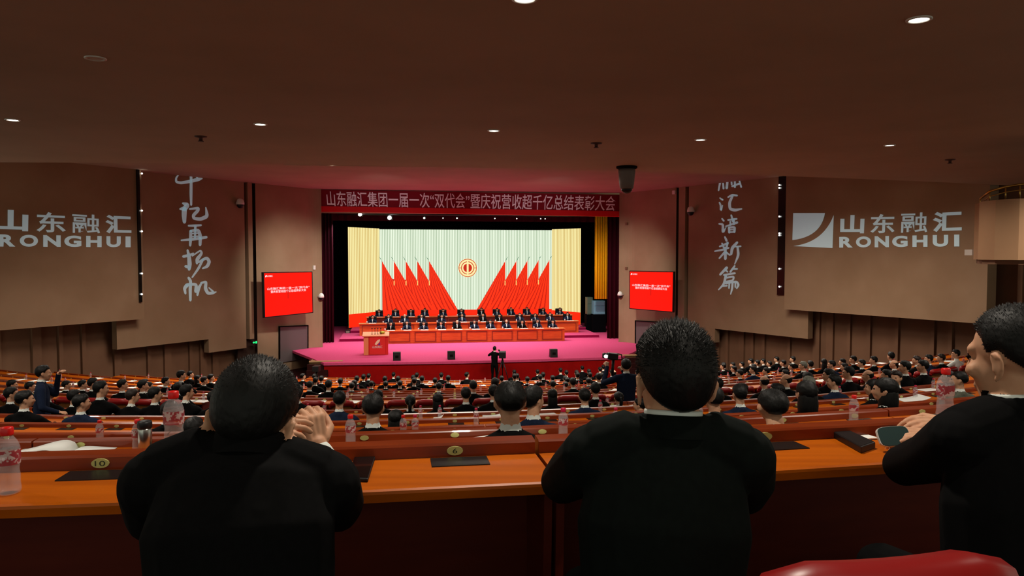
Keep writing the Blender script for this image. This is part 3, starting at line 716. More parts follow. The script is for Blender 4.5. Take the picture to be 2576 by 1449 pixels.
# round emblem: rings and an upright bar
M_cream = mat('pictured cream', (0, 0, 0, 1), .5, emit=rgb(255, 240, 170), estr=1); M_ered = mat('pictured dark red', (0, 0, 0, 1), .5, emit=rgb(205, 40, 20), estr=1)
ec = (1176.5, 674); er = 23.6
def ring(mb, r0, r1, a0, a1, v, n=40):
    for i in range(n):
        t0, t1 = a0 + (a1 - a0) * i / n, a0 + (a1 - a0) * (i + 1) / n
        mb.poly([led_pt(ec[0] + er * r * math.cos(t), ec[1] + er * r * math.sin(t), v) for r, t in ((r0, t0), (r1, t0), (r1, t1), (r0, t1))])
em = MB(); ring(em, .001, 1.0, 0, 6.2832, V0 - .16); em = em.build('emblem', M_cream, led)
m = MB(); v_ = V0 - .18
ring(m, .90, .965, 0, 6.2832, v_); ring(m, .62, .70, -1.45, 1.45, v_); ring(m, .62, .70, 1.69, 4.59, v_); ring(m, .001, .46, 0, 6.2832, v_)
for s in (-1, 1): m.poly([led_pt(ec[0] + s * er * a, ec[1] + b, v_) for a, b in ((.72, -.8), (.9, -.8), (.9, .8), (.72, .8))])
m.build('red_rings', M_ered, em)
m = MB(); m.poly([led_pt(ec[0] + er * a, ec[1] + er * b, V0 - .2) for a, b in ((-.1, -.62), (.1, -.62), (.1, .62), (-.1, .62))]); m.build('upright_bar', M_cream, em)
# small lit lamps and their bar under the border curtain
e = empty('lighting_bar', S(0, 10.5, 7.4), 'dark lighting bar with small lit lamps above the video wall', 'stage lights')
zb = Sz(1180, 552, 11.2); m = MB(); m.tube([S(Su(850, 11.2), 11.2, zb + .3), S(Su(1520, 11.2), 11.2, zb + .3)], .06, 8); m.build('bar', M_black, e)
for px, r in ((907, .12), (981, .13), (1068, .06), (1115, .03), (1150, .04), (1245, .03), (1300, .03), (1360, .03), (1371, .03)):
    m = MB(); c = S(Su(px, 11.2), 11.2, zb + (.05 if px > 910 else .25)); m.box(c + Vector((0, .16, .06)), (r * 2.4, .3, r * 2.4)); h_ = m.build('lamp_head', M_black, e)
    m = MB(); m.ball(c + Vector((0, -.02, .02)), r, 8); m.build('lamp_lens', M_lens, h_)
# ------------------------------------------------------------------ people
M_skin = mottled('skin', rgb(214, 164, 132), rgb(204, 150, 118), 25, .55, .3)
M_suit = mottled('black suit cloth', rgb(6, 6, 7), rgb(9, 9, 10), 90, .9, .12)
M_navy = mottled('navy suit cloth', rgb(22, 32, 52), rgb(28, 38, 62), 90, .9, .15)
M_green = mottled('dark green black suit cloth', rgb(7, 13, 11), rgb(10, 17, 15), 60, .88, .15)
M_greyj = mottled('grey jacket cloth', rgb(84, 88, 76), rgb(96, 98, 86), 60, .9, .15)
M_shirt = mat('white shirt', rgb(225, 232, 228), .8, spec=.2)
M_hair = mottled('black hair', rgb(7, 7, 7), rgb(13, 13, 12), 60, .55, .3, (1, 1, .2), .3)
M_brown = mottled('dark brown hair', rgb(30, 20, 16), rgb(42, 28, 22), 60, .5, .4, (1, 1, .2), .3)
M_gray = mottled('grey hair', rgb(92, 94, 84), rgb(120, 122, 112), 60, .6, .3, (1, 1, .2), .3)
M_lip = mat('lips', rgb(170, 96, 84), .5); M_eye = mat('eye', rgb(24, 18, 16), .2)
M_shoe = mat('black shoes', rgb(12, 12, 12), .4)
SKIN, SUIT, SHIRT, LIP, EYEM, SHOE = range(6)

class Fig:
    """limbs and rounded masses that melt into one continuous surface"""
    def __init__(s): s.mb = MB(); s.prim = []
    def limb(s, pts, m_=SUIT, ry=1.0):
        """pts: (x, y, z, radius); ry flattens the section front to back"""
        P_ = [Vector(p[:3]) for p in pts]; seg = 14; rings = []
        for i, p in enumerate(P_):
            t = (P_[min(i + 1, len(P_) - 1)] - P_[max(i - 1, 0)]).normalized()
            x = Vector((1, 0, 0)) - t * t.x
            if x.length < .2: x = Vector((0, 1, 0)) - t * t.y
            x.normalize(); y = t.cross(x); r = pts[i][3]; k = pts[i][4] if len(pts[i]) > 4 else ry
            rings.append([s.mb.bm.verts.new(p + x * r * math.cos(6.28318 * j / seg) + y * r * k * math.sin(6.28318 * j / seg)) for j in range(seg)])
        for a, b in zip(rings, rings[1:]):
            for j in range(seg): s.mb.bm.faces.new((a[j], a[(j + 1) % seg], b[(j + 1) % seg], b[j]))
        s.mb.bm.faces.new(list(reversed(rings[0]))); s.mb.bm.faces.new(rings[-1])
        for i, p in enumerate(pts):
            k = pts[i][4] if len(pts[i]) > 4 else ry
            s.mb.ball(p[:3], (p[3] * .98, p[3] * .98 * (k if k < 1 else 1), p[3] * .9 * (k if k < 1 else 1)), 12)
        for a, b in zip(pts, pts[1:]): s.prim.append((a[:3], b[:3], a[3], b[3], m_))
        return s
    def blob(s, c, r, m_=SKIN, q=None, bias=0.0):
        r = r if isinstance(r, (tuple, list)) else (r, r, r)
        gm = bmesh.ops.create_uvsphere(s.mb.bm, u_segments=16, v_segments=10, radius=1.0)
        for v in gm['verts']:
            w_ = Vector((v.co.x * r[0], v.co.y * r[1], v.co.z * r[2]))
            v.co = Vector(c) + (q @ w_ if q else w_)
        a = sum(r) / 3 + bias; s.prim.append((tuple(c), tuple(c), a, a, m_)); return s
    def warp(s, fn):
        for v in s.mb.bm.verts: v.co = fn(v.co)
        s.prim = [(tuple(fn(Vector(a))), tuple(fn(Vector(b))), ra, rb, m_) for a, b, ra, rb, m_ in s.prim]; return s
    def build(s, name, vox, smooth=4):
        me = s.mb.mesh('raw'); o = bpy.data.objects.new('raw', me); COL.objects.link(o)
        md = o.modifiers.new('r', 'REMESH'); md.mode = 'VOXEL'; md.voxel_size = vox; md.use_smooth_shade = True
        ms = o.modifiers.new('s', 'SMOOTH'); ms.iterations = smooth; ms.factor = .5
        out = bake(o); out.name = name; bpy.data.objects.remove(o); bpy.data.meshes.remove(me)
        n = len(out.polygons); C = np.empty(n * 3); out.polygons.foreach_get('center', C); C = C.reshape(n, 3)
        best = np.full(n, 1e9); idx = np.zeros(n, int); bare = np.full(n, 1e9); bidx = np.zeros(n, int)
        for a, b, ra, rb, m_ in s.prim:
            a, b = np.array(a), np.array(b); d = b - a; L = d @ d
            t = np.clip(((C - a) @ d) / L, 0, 1) if L > 1e-9 else np.zeros(n)
            ds = np.linalg.norm(C - (a + t[:, None] * d), axis=1) - (ra + (rb - ra) * t)
            k = ds < best; best[k] = ds[k]; idx[k] = m_
            if m_ in (SKIN, SHIRT, LIP, EYEM): k = ds < bare; bare[k] = ds[k]; bidx[k] = m_
        k = bare < max(.003, vox * .25); idx[k] = bidx[k]
        out.polygons.foreach_set('material_index', idx.astype(np.int32)); out.polygons.foreach_set('use_smooth', np.ones(n, bool))
        return out

def rotz(a): return Matrix.Rotation(a, 3, 'Z')
def head(f, c, q, ears=True):
    """a head centred at c, turned by the rotation q (faces +Y before turning)"""
    c = Vector(c); L = lambda x, y, z: tuple(c + q @ Vector((x, y, z)))
    f.blob(L(0, -.012, .022), (.076, .094, .084), SKIN, q, .004)
    f.blob(L(0, .030, -.040), (.061, .064, .086), SKIN, q, -.004)
    f.blob(L(0, .046, -.092), (.042, .042, .034), SKIN, q)
    f.blob(L(0, .074, .014), (.054, .019, .020), SKIN, q)
    for s in (-1, 1):
        f.blob(L(s * .040, .070, -.036), (.024, .022, .020), SKIN, q)
        if ears:
            f.limb([(*L(s * (.076 + k), y, z), r) for y, z, r, k in ((.004, -.058, .007, 0), (-.010, -.054, .006, .003), (-.020, -.036, .0052, .009), (-.023, -.014, .0052, .012), (-.012, .002, .0052, .010), (.004, .002, .005, .005), (.010, -.012, .005, .001))], SKIN)
            f.blob(L(s * .079, -.005, -.027), (.006, .016, .025), SKIN, q)
        f.blob(L(s * .031, .0885, -.006), (.013, .007, .006), EYEM, q, -.0035)
    f.limb([(*L(0, .090, -.004), .009), (*L(0, .106, -.030), .011), (*L(0, .108, -.042), .013)], SKIN)
    f.blob(L(.012, .100, -.046), .009, SKIN); f.blob(L(-.012, .100, -.046), .009, SKIN)
    f.blob(L(0, .092, -.074), (.022, .006, .006), LIP, q, -.003); f.blob(L(0, .090, -.083), (.019, .006, .006), LIP, q, -.004)
    return f
def hand(f, w_, d, up, curl=.5, side=1, size=1.0, spread=.2):
    """a hand from wrist w_, palm along d, back of the hand towards up; curl 0 flat .. 1 fist"""
    w_, d, up = Vector(w_), Vector(d).normalized(), Vector(up).normalized(); s_ = d.cross(up).normalized() * side; up = s_.cross(d).normalized() * side
    k = size
    pc = w_ + d * .048 * k
    f.limb([(*w_, .024 * k), (*(w_ + d * .02 * k), .026 * k)], SKIN)
    for o in (-.024, -.008, .008, .024): f.limb([(*(w_ + d * .015 * k + s_ * o * .8 * k), .0135 * k), (*(w_ + d * .088 * k + s_ * o * 1.1 * k), .0115 * k)], SKIN)
    for i, (o, ln) in enumerate(((-.032, .066), (-.0107, .078), (.0107, .073), (.031, .056))):
        b = w_ + d * (.090 - abs(o) * .15) * k + s_ * o * k; pts = [(*b, .0096 * k)]; a = 0.0; p = b
        for j, fr in enumerate((.45, .32, .26)):
            a += curl * (1.0, 1.35, .9)[j] * (1 + .12 * (i - 1.5)); v = d * math.cos(a) - up * math.sin(a) + s_ * o * spread * 4
            p = p + v.normalized() * ln * fr * k; pts.append((*p, (.0090, .0082, .0072)[j] * k))
        f.limb(pts, SKIN)
    b = w_ + d * .028 * k - s_ * .026 * k; t1 = b + (d * .6 - s_ * .75 - up * .25).normalized() * .040 * k
    t2 = t1 + (d * .9 - s_ * .1 - up * (.25 + .4 * curl)).normalized() * .032 * k; t3 = t2 + (d * .9 + s_ * .35 * curl - up * .35).normalized() * .026 * k
    f.limb([(*b, .015 * k), (*t1, .0125 * k), (*t2, .0108 * k), (*t3, .0090 * k)], SKIN)

def hair_mesh(style, spikes=0, seed=1, name='hair', slen=1.0, res=1):
    """hair in head coordinates"""
    rr = random.Random(seed); mb = MB(); bm = mb.bm
    gm = bmesh.ops.create_uvsphere(bm, u_segments=40 * res, v_segments=28 * res, radius=1.0)
    def zline(y):
        K = {'short': [(-.12, -.080), (-.07, -.072), (-.035, -.035), (-.012, .000), (.022, -.010), (.034, .030), (.06, .052), (.12, .056)],
             'crew': [(-.12, -.060), (-.07, -.050), (-.035, -.018), (-.012, .010), (.022, .005), (.034, .042), (.06, .062), (.12, .066)],
             'long': [(-.12, -.13), (-.03, -.13), (.005, -.10), (.03, .0), (.06, .045), (.12, .05)],
             'bald': [(-.12, -.070), (-.05, -.055), (-.012, -.005), (.022, .02), (.04, .2), (.12, .2)]}[style]
        for (a, za), (b, zb) in zip(K, K[1:]):
            if y <= b: return za + (zb - za) * max(0, (y - a) / (b - a))
        return K[-1][1]
    kz = .094 if style != 'bald' else .082
    kr = (.083, .103) if style != 'bald' else (.080, .099)
    dead = []
    for v in gm['verts']:
        v.co = Vector((v.co.x * kr[0], v.co.y * kr[1] - .012, v.co.z * kz + .022 if v.co.z > 0 else v.co.z * .115 + .022))
    bmesh.ops.delete(bm, geom=[f for f in bm.faces if (lambda c: c.z < zline(c.y) or (style == 'bald' and c.z > .035 + .3 * max(0, -c.y - .04)))(f.calc_center_median())], context='FACES')
    for v in bm.verts:
        n = Vector((v.co.x / .083, (v.co.y + .012) / .103, (v.co.z - .022) / .094)).normalized()
        t = min(max((v.co.z - zline(v.co.y)) / .04, 0), 1)
        if style != 'long': v.co = Vector((0, -.012, .022)).lerp(v.co, .925 + .075 * t * (2 - t))
        v.co += n * rr.uniform(-.002, .004) * t / res ** 1.3
        if style == 'short' and v.co.y > .03: v.co += n * .010 * t
    for f in bm.faces: f.smooth = True
    me = mb.mesh('raw'); o = bpy.data.objects.new('raw', me); COL.objects.link(o)
    md = o.modifiers.new('s', 'SOLIDIFY'); md.thickness = .012; md.offset = -1
    out = bake(o); bpy.data.objects.remove(o)
    mb = MB(); mb.bm.from_mesh(out)
    if style == 'long': mb.lathe([(.030, .05), (.068, .02), (.080, -.04), (.086, -.12), (.080, -.20), (.05, -.26), (.002, -.28)], (0, -.030, .0), 18)
    if spikes:
        for _ in range(spikes):
            th, ph = rr.uniform(0, 6.283), math.acos(rr.uniform(-.25, 1))
            n = Vector((math.sin(ph) * math.cos(th), math.sin(ph) * math.sin(th), math.cos(ph)))
            p = Vector((n.x * .083, n.y * .103 - .012, n.z * .094 + .022))
            if p.z < zline(p.y) + .008: continue
            up = max(0, n.z); ln = rr.uniform(.008, .018) * (.5 + up) * slen
            t = (n * (.25 + .55 * up) + Vector((rr.uniform(-.5, .5), rr.uniform(-.1, .7), rr.uniform(-.9, .1) + up * .8)) * .7).normalized()
            a = n.cross(t)
            if a.length < .05: a = n.orthogonal()
            a = a.normalized() * .0017; b = t.cross(a).normalized() * .0014; q = p - n * .004
            vs = [mb.bm.verts.new(q + a), mb.bm.verts.new(q - a * .5 + b), mb.bm.verts.new(q - a * .5 - b), mb.bm.verts.new(p + t * ln)]
            for i, j in ((0, 1), (1, 2), (2, 0)): mb.bm.faces.new((vs[i], vs[j], vs[3]))
    me = mb.mesh(name)
    me.polygons.foreach_set('use_smooth', np.ones(len(me.polygons), bool)); return me
def ponytail():
    mb = MB(); mb.bm.from_mesh(hair_mesh('long_', 0) if False else hair_mesh('short', 0))
    mb.tube([(0, -.105, .03), (0, -.14, .02), (0, -.15, -.05), (0, -.135, -.14), (0, -.125, -.20)], [.018, .026, .032, .026, .006], 10)
    me = mb.mesh('hair'); me.polygons.foreach_set('use_smooth', np.ones(len(me.polygons), bool)); return me
HAIR = {'s': hair_mesh('short', 260, 3), 'c': hair_mesh('crew', 200, 4), 'l': hair_mesh('long', 0, 5), 'b': hair_mesh('bald', 0, 6), 'p': ponytail()}

HEADH = 1.35       # height of the crown of a seated figure
def seated(sex, lean, yaw, legs=True, vox=.017, hands=True):
    """seated figure facing +Y, feet on z = 0; returns the mesh, the head centre and its turn"""
    f = Fig(); sw = 1.0 if sex == 'm' else .88
    f.limb([(0, -.02, .50, .165, .8), (0, -.03, .62, .160, .74), (0, -.02, .76, .155, .72), (0, 0, .90, .172, .66), (0, 0, .975, .150, .62)] if sex == 'm' else
           [(0, -.02, .50, .160, .8), (0, -.03, .62, .145, .74), (0, -.02, .74, .130, .74), (0, 0, .88, .148, .70), (0, 0, .965, .125, .62)])
    f.limb([(-.165 * sw, -.005, .965, .070), (-.07, -.005, 1.005, .066), (.07, -.005, 1.005, .066), (.165 * sw, -.005, .965, .070)], SUIT, .9)
    f.limb([(0, -.008, 1.03, .076), (0, -.004, 1.062, .065)]); f.limb([(0, -.001, 1.079, .0575), (0, .001, 1.084, .0565)], SHIRT)
    hc = Vector((0, .028, 1.240)); f.limb([(0, -.004, 1.03, .053), (0, .006, 1.16, .051)], SKIN)
    f.limb([(0, .066, 1.03, .024), (0, .098, .965, .026), (0, .112, .90, .024), (0, .114, .84, .016)], SHIRT)
    q = rotz(yaw); head(f, hc, q)
    for s in (-1, 1):
        e = (s * .245 * sw, .20, .80); wv = (s * .12, .40, .80)
        f.limb([(s * .185 * sw, -.005, .955, .066), (s * .225 * sw, .08, .88, .056), (*e, .050)]); f.limb([(*e, .048), (*wv, .036)])
        if hands: hand(f, (s * .115, .41, .80), (-s * .5, .85, -.02), (0, 0, 1), .35, -s)
        if legs:
            f.limb([(s * .09, -.02, .48, .088), (s * .11, .22, .51, .080), (s * .12, .42, .49, .062)]); f.limb([(s * .12, .42, .47, .058), (s * .12, .40, .25, .052), (s * .12, .39, .09, .042)])
            f.limb([(s * .12, .37, .045, .040), (s * .125, .50, .035, .036), (s * .13, .58, .028, .028)], SHOE, .8)
    def W(p):
        if p.z > .55:
            k = min(max((p.z - .55) / .45, 0), 1.45); fade = 1.0
            if p.y > .1 and p.z < .92: fade = max(0, 1 - (p.y - .1) / .15)
            return Vector((p.x, p.y + lean * k * .34 * fade, p.z - lean * k * .12 * fade))
        return p
    f.warp(W); hc2 = W(hc);
    me = f.build('person', vox); NK[me.name] = (W(Vector((0, -.002, 1.052))), W(Vector((0, .003, 1.10)))); return me, hc2, yaw
def collars(o, p, q, suit, k=1.0):
    """jacket collar and the edge of the shirt collar round a neck at p, running towards q"""
    d = (q - p).normalized()
    m = MB(); m.lathe([(.0745 * k, -.030), (.0705 * k, -.004), (.0665 * k, .014), (.0635 * k, .017), (.060 * k, .010)], p, 26, cap=False, axis=d); j = m.build('jacket_collar', suit); j.parent = o
    m = MB(); m.lathe([(.0605 * k, -.01), (.0600 * k, .022), (.0585 * k, .027), (.056 * k, .026), (.055 * k, .0)], p, 26, cap=False, axis=d); c = m.build('shirt_collar', M_shirt); c.parent = o
NK = {}
SUITS = {'k': M_suit, 'n': M_navy, 'g': M_green, 'y': M_greyj, 'w': M_shirt}
VAR = {}
def variant(sex, lean, yaw):
    key = (sex, lean, yaw)
    if key not in VAR:
        me, hc, q = seated(sex, lean, R(yaw)); 
        for m_ in (M_skin, M_suit, M_shirt, M_lip, M_eye, M_shoe): me.materials.append(m_)
        VAR[key] = (me, hc, q)
    return VAR[key]
def put_person(me, hc, yaw, loc, rz, label, group=None, hair='s', hairm=None, suit='k', sc=(1, 1, 1), cat='person'):
    o = bpy.data.objects.new('person', me); COL.objects.link(o); o.location = loc; o.rotation_euler.z = rz; o.scale = sc
    if suit != 'k': o.material_slots[SUIT].link = 'OBJECT'; o.material_slots[SUIT].material = SUITS[suit]
    tag(o, label, cat, group)
    if hair:
        h = bpy.data.objects.new('hair', HAIR[hair] if isinstance(hair, str) else hair); COL.objects.link(h); h.parent = o; h.location = hc; h.rotation_euler.z = yaw
        if not h.data.materials: h.data.materials.append(M_hair)
        if hairm: h.material_slots[0].link = 'OBJECT'; h.material_slots[0].material = hairm
    return o
# ------------------------------------------------------------------ tables, podium and people on the stage
M_table = mottled('orange varnished wood', rgb(196, 76, 22), rgb(212, 92, 30), 3, .35, .4, (.3, 4, 4), 0, .2)
M_table_shade = mottled('shaded varnished wood', rgb(92, 24, 14), rgb(104, 30, 18), 3, .4, .4, (.3, 4, 4))  # table wood darkened, the rear table's shade put into the colour
M_paper = mat('white paper', rgb(238, 240, 236), .8, spec=.2)
ut = Vector((SCs, SSn, 0)); vt = Vector((-SSn, SCs, 0))
M_mould = mat('shade-darkened moulding wood', rgb(132, 38, 14), .4)  # same wood made darker, shade lines of the mouldings painted in
def head_table(px0, px1, v, z, npan, m_, lab):
    u0, u1 = Su(px0, v), Su(px1, v); e = empty('head_table', S((u0 + u1) / 2, v + .3, z), lab, 'table', 'long tables on the stage')
    m = MB(); m.box(S((u0 + u1) / 2, v + .27, z + .735), (u1 - u0 + .1, .66, .05), ut, vt); m.build('tabletop', M_table, e, bevel=.008)
    m = MB(); m.box(S((u0 + u1) / 2, v + .05, z + .355), (u1 - u0, .05, .71), ut, vt); f = m.build('front_panel', m_, e)
    for u in (u0 + .03, u1 - .03): m = MB(); m.box(S(u, v + .3, z + .355), (.05, .5, .71), ut, vt); m.build('end_panel', m_, e)
    w_ = (u1 - u0) / npan
    for i in range(npan):
        c = u0 + w_ * (i + .5); m = MB()
        for du, dz, sx, sz in ((0, .26, w_ - .3, .04), (0, -.26, w_ - .3, .04), (-(w_ - .34) / 2, 0, .04, .5), ((w_ - .34) / 2, 0, .04, .5)): m.box(S(c + du, v + .015, z + .37 + dz), (sx, .03, sz), ut, vt)
        m.build('panel_moulding', M_mould, f)
    for i in range(1, npan): m = MB(); m.box(S(u0 + w_ * i, v + .01, z + .355), (.2, .04, .71), ut, vt); m.build('pilaster', m_, f)
head_table(970, 1421, 7.5, 0, 7, M_table, 'front orange wood table on the stage with moulded panels')
head_table(903, 1456, 10.5, .17, 8, M_table, 'middle long orange wood table on the first stage step')
head_table(922, 1440, 13.2, .34, 8, M_table_shade, 'rear wood table nearest the video wall, darkened as in shade')

def conference_chair():
    e = empty('conference_chair', (0, 0, 0), None, None)
    m = MB(); m.box((0, 0, .45), (.5, .48, .09)); m.build('seat', M_black, e, bevel=.02)
    m = MB(); m.box((0, -.25, .82), (.5, .08, .62), (1, 0, 0), (0, 1, -.1), (0, .1, 1)); m.build('backrest', mat('black leather', rgb(16, 17, 22), .4), e, bevel=.03)
    for s in (-1, 1):
        m = MB(); m.tube([(s * .27, -.2, .62), (s * .27, .18, .64), (s * .27, .2, .45)], .02, 6); m.build('armrest', M_black, e)
        for y in (-.2, .2): m = MB(); m.tube([(s * .2, y, .42), (s * .22, y * 1.1, 0)], .02, 6); m.build('leg', M_black, e)
    return e
cc0 = conference_chair(); cc_used = False
def place_copy(proto, first, loc, rz, label, cat, group=None):
    o = proto if first else copy_tree(proto)
    o.location = loc; o.rotation_euler.z = rz; return tag(o, label, cat, group)
paper_me = {}
def sheet(loc, rz, w_, h_, label, group=None, curl=0.0, name='paper_sheet', cat='paper', th=.004):
    key = (round(w_, 2), round(h_, 2), curl, th)
    if key not in paper_me:
        m = MB(); n = 8; top = [[m.bm.verts.new((w_ * (i / n - .5), h_ * (j - .5), th + curl * (i / n) ** 3 * .5)) for i in range(n + 1)] for j in (0, 1)]
        bot = [[m.bm.verts.new((v.co.x, v.co.y, v.co.z - th)) for v in r] for r in top]
        for i in range(n):
            m.bm.faces.new((top[0][i], top[0][i + 1], top[1][i + 1], top[1][i])); m.bm.faces.new((bot[1][i], bot[1][i + 1], bot[0][i + 1], bot[0][i]))
            for j in (0, 1): m.bm.faces.new((bot[j][i], bot[j][i + 1], top[j][i + 1], top[j][i]))
        for i in (0, n): m.bm.faces.new((bot[0][i], top[0][i], top[1][i], bot[1][i]))
        me = m.mesh('paper_sheet'); me.materials.append(M_paper); paper_me[key] = me
    o = bpy.data.objects.new(name, paper_me[key]); COL.objects.link(o); o.location = loc; o.rotation_euler.z = rz
    return tag(o, label, cat, group)
M_cup = mat('white porcelain', rgb(236, 236, 232), .25)
def teacup_mesh():
    m = MB(); m.lathe([(.030, 0), (.038, .01), (.042, .09), (.044, .095), (.03, .105), (.008, .118), (.001, .12)], (0, 0, 0), 12); me = m.mesh('teacup'); me.materials.append(M_cup); return me
cup_me = teacup_mesh()
FRONTX = [563, 677, 795, 917, 1030, 1152, 1265, 1378, 1487, 1595, 1702]
MIDX = [435, 548, 662, 780, 922, 1065, 1212, 1327, 1472, 1578, 1685, 1808]
BACKX = [482, 597, 705, 803, 932, 1060, 1202, 1310, 1410, 1523, 1633, 1752]
ZX = lambda x: 780 + .3588 * x
first = True; rr = random.Random(11)
for xs_, v, z, row in ((FRONTX, 7.5, 0, 'front'), (MIDX, 10.5, .17, 'middle'), (BACKX, 13.2, .34, 'rear')):
    for i, x in enumerate(xs_):
        u = Su(ZX(x), v + .9); me, hc, q = variant('m', rr.choice((0, .25)), rr.choice((-25, 0, 25)) if i % 3 == 0 else 0)
        k = .93; base = S(u, v + 1.0, z)
        put_person(me, hc, q, base, math.pi + SA, f'person in dark suit and white shirt seated {nth(i)} from left at {row} stage table', 'people at the stage tables',
                   'b' if (row, i) in (('front', 4), ('front', 7), ('middle', 2)) else 's', M_brown if i % 4 == 1 else None, rr.choice('nnnk'), (1, 1, k))
        place_copy(cc0, first, S(u, v + 1.05, z), math.pi + SA, f'black high backed chair, {nth(i)} from left at {row} stage table', 'chair', 'chairs at the stage tables'); first = False
        sheet(S(u + .02, v + .22, z + .762), SA + rr.uniform(-.1, .1), .46, .30, f'white papers before the {nth(i)} person from left at {row} stage table', 'papers on the stage tables')
        c = bpy.data.objects.new('teacup', cup_me); COL.objects.link(c); c.location = S(u - .33, v + .3, z + .762)
        tag(c, f'white lidded teacup left of the {nth(i)} person from left at {row} stage table', 'cup', 'teacups on the stage tables')

# podium
v = 2.6; u0, u1 = Su(913, v), Su(975, v); uc = (u0 + u1) / 2
e = empty('podium', S(uc, v + .4, 0), 'red speaker podium with logo on the stage left', 'podium')
M_pod = mat('red podium panel', rgb(214, 40, 32), .5); M_podw = mat('pale orange podium wood', rgb(236, 150, 96), .45)
W_ = u1 - u0
m = MB(); m.prism([S(u0, v + .02, 0), S(u0 + .25, v - .02, 0), S(u0 + .25, v + .75, 0), S(u0, v + .75, 0)], (0, 0, 1.02)); m.build('left_post', M_podw, e)
m = MB(); m.box(S(uc + .12, v + .35, .5), (W_ - .25, .7, 1.0), ut, vt); m.build('body', M_pod, e)
m = MB(); m.box(S(uc + .08, v - .03, .51), (W_ - .45, .05, .98), ut, vt); m.build('front_board', mat('bright red podium board', rgb(226, 46, 40), .5), e)
m = MB(); c = S(uc, v + .3, 1.06); m.box(c, (W_ + .12, .85, .05), ut, vt + Vector((0, 0, .16)), Vector((0, 0, 1)) - vt * .16); m.build('desk_top', M_podw, e, bevel=.01)
fp = lambda a, b: S(uc + .08 + a, v - .062, .55 + b)
m = MB(); m.poly([fp(*p) for p in ((-.14, .02), (-.06, .16), (.02, .24), (.14, .28), (.12, .16), (.02, .04), (-.06, -.02))]); m.build('emblem', mat('cream emblem', rgb(250, 232, 196), .5), e)
m = MB(); m.poly([fp(*p) for p in ((.02, -.02), (.14, .12), (.14, -.02))]); m.build('emblem_corner', mat('violet emblem corner', rgb(96, 50, 160), .5), e)
writing('podium_writing', '山东融汇', lambda x, y: fp(-.26 + .52 * x, -.19 + .13 * y), M_white, e, .012)
for i in range(4):
    b = S(uc - .2 + i * .15, v + .2, 1.07); m = MB(); m.tube([b, b + Vector((0, 0, .12)), b + vt * .06 + Vector((0, 0, .26))], .012, 6)
    m.ball(b + vt * .07 + Vector((0, 0, .29)), (.03, .03, .05), 8); m.lathe([(.05, 0), (.05, .015), (.02, .02)], b, 10)
    tag(m.build('microphone', M_black, None, loc=b), f'{nth(i)} black gooseneck microphone from the left on the podium', 'microphone', 'microphones on the podium')
m = MB(); b = S(uc + .33, v + .3, 1.09); m.ball(b + Vector((0, 0, .06)), (.16, .1, .07), 10); tag(m.build('flower_arrangement', mat('yellow green flowers', rgb(200, 190, 70), .8), None, loc=b), 'low yellow green flowers on the podium top', 'flowers')
# monitor wedges
for px, py, lab in ((997, 905, 'black floor monitor speaker nearest the podium'), (1134.5, 904, 'black floor monitor speaker at stage front, left of centre'), (1393, 895, 'black floor monitor speaker at right of the stage front')):
    v = .38; u = Su(px, v); e = empty('monitor_speaker', S(u, v, 0), lab, 'speaker', 'floor monitors along the stage front')
    m = MB(); m.prism([S(u - .19, v - .14, 0), S(u - .19, v + .26, 0), S(u - .19, v + .16, .42), S(u - .19, v - .10, .42)], ut * .38); m.build('cabinet', M_black, e, bevel=.01)
    m = MB(); m.box(S(u, v + .225, .21), (.34, .02, .36), ut, vt + Vector((0, 0, .2)), Vector((0, 0, 1)) - vt * .24); m.build('grille', mat('black speaker grille', rgb(22, 22, 26), .7), e)
    m = MB(); m.box(S(u, v - .13, .2), (.16, .015, .12), ut, vt); m.build('socket_plate', M_dark, e)
# crates behind the proscenium
for px0, px1, py0, py1, v, col, lab in ((1494, 1523, 757, 791, 12.0, rgb(110, 160, 180), 'blue grey equipment cabinet under the gold curtain'), (1478, 1492, 748, 791, 12.6, rgb(80, 100, 84), 'dark green equipment crate beside the blue grey cabinet')):
    u0, u1 = Su(px0, v), Su(px1, v); z0 = Sz(1500, py1, v); z1 = Sz(1500, py0, v); uc = (u0 + u1) / 2; e = empty('equipment_cabinet', S(uc, v, 0), lab, 'cabinet')
    mm = mat('cabinet paint ' + lab[:9], col, .5); m = MB(); m.box(S(uc, v + .3, z0 / 2), (u1 - u0 + .1, .6, z0), ut, vt); m.build('black_plinth', M_drop, e)
    m = MB(); m.box(S(uc, v + .3, (z0 + z1) / 2), (u1 - u0, .6, z1 - z0), ut, vt); m.build('body', mm, e, bevel=.02)
    for i, (a, b) in enumerate(((0.04, .58), (.64, .96))): m = MB(); m.box(S(uc, v - .01, z0 + (z1 - z0) * (a + b) / 2), ((u1 - u0) * .9, .03, (z1 - z0) * (b - a)), ut, vt); m.build('door', mm, e, bevel=.01)
for px, py, lab in ((874, 804, 'small stage lamp box on the floor left of the video wall'), (1466, 795, 'small stage lamp box on the floor right of the video wall')):
    v = 12.6; u = Su(px, v); e = empty('stage_lamp', S(u, v, 0), lab, 'stage light'); m = MB(); m.box(S(u, v, .2), (.32, .3, .34), ut, vt); m.build('case', M_black, e)
    m = MB(); m.box(S(u, v - .16, .2), (.22, .03, .2), ut, vt); m.build('front_glass', mat('grey lamp glass', rgb(150, 130, 120), .2), e)
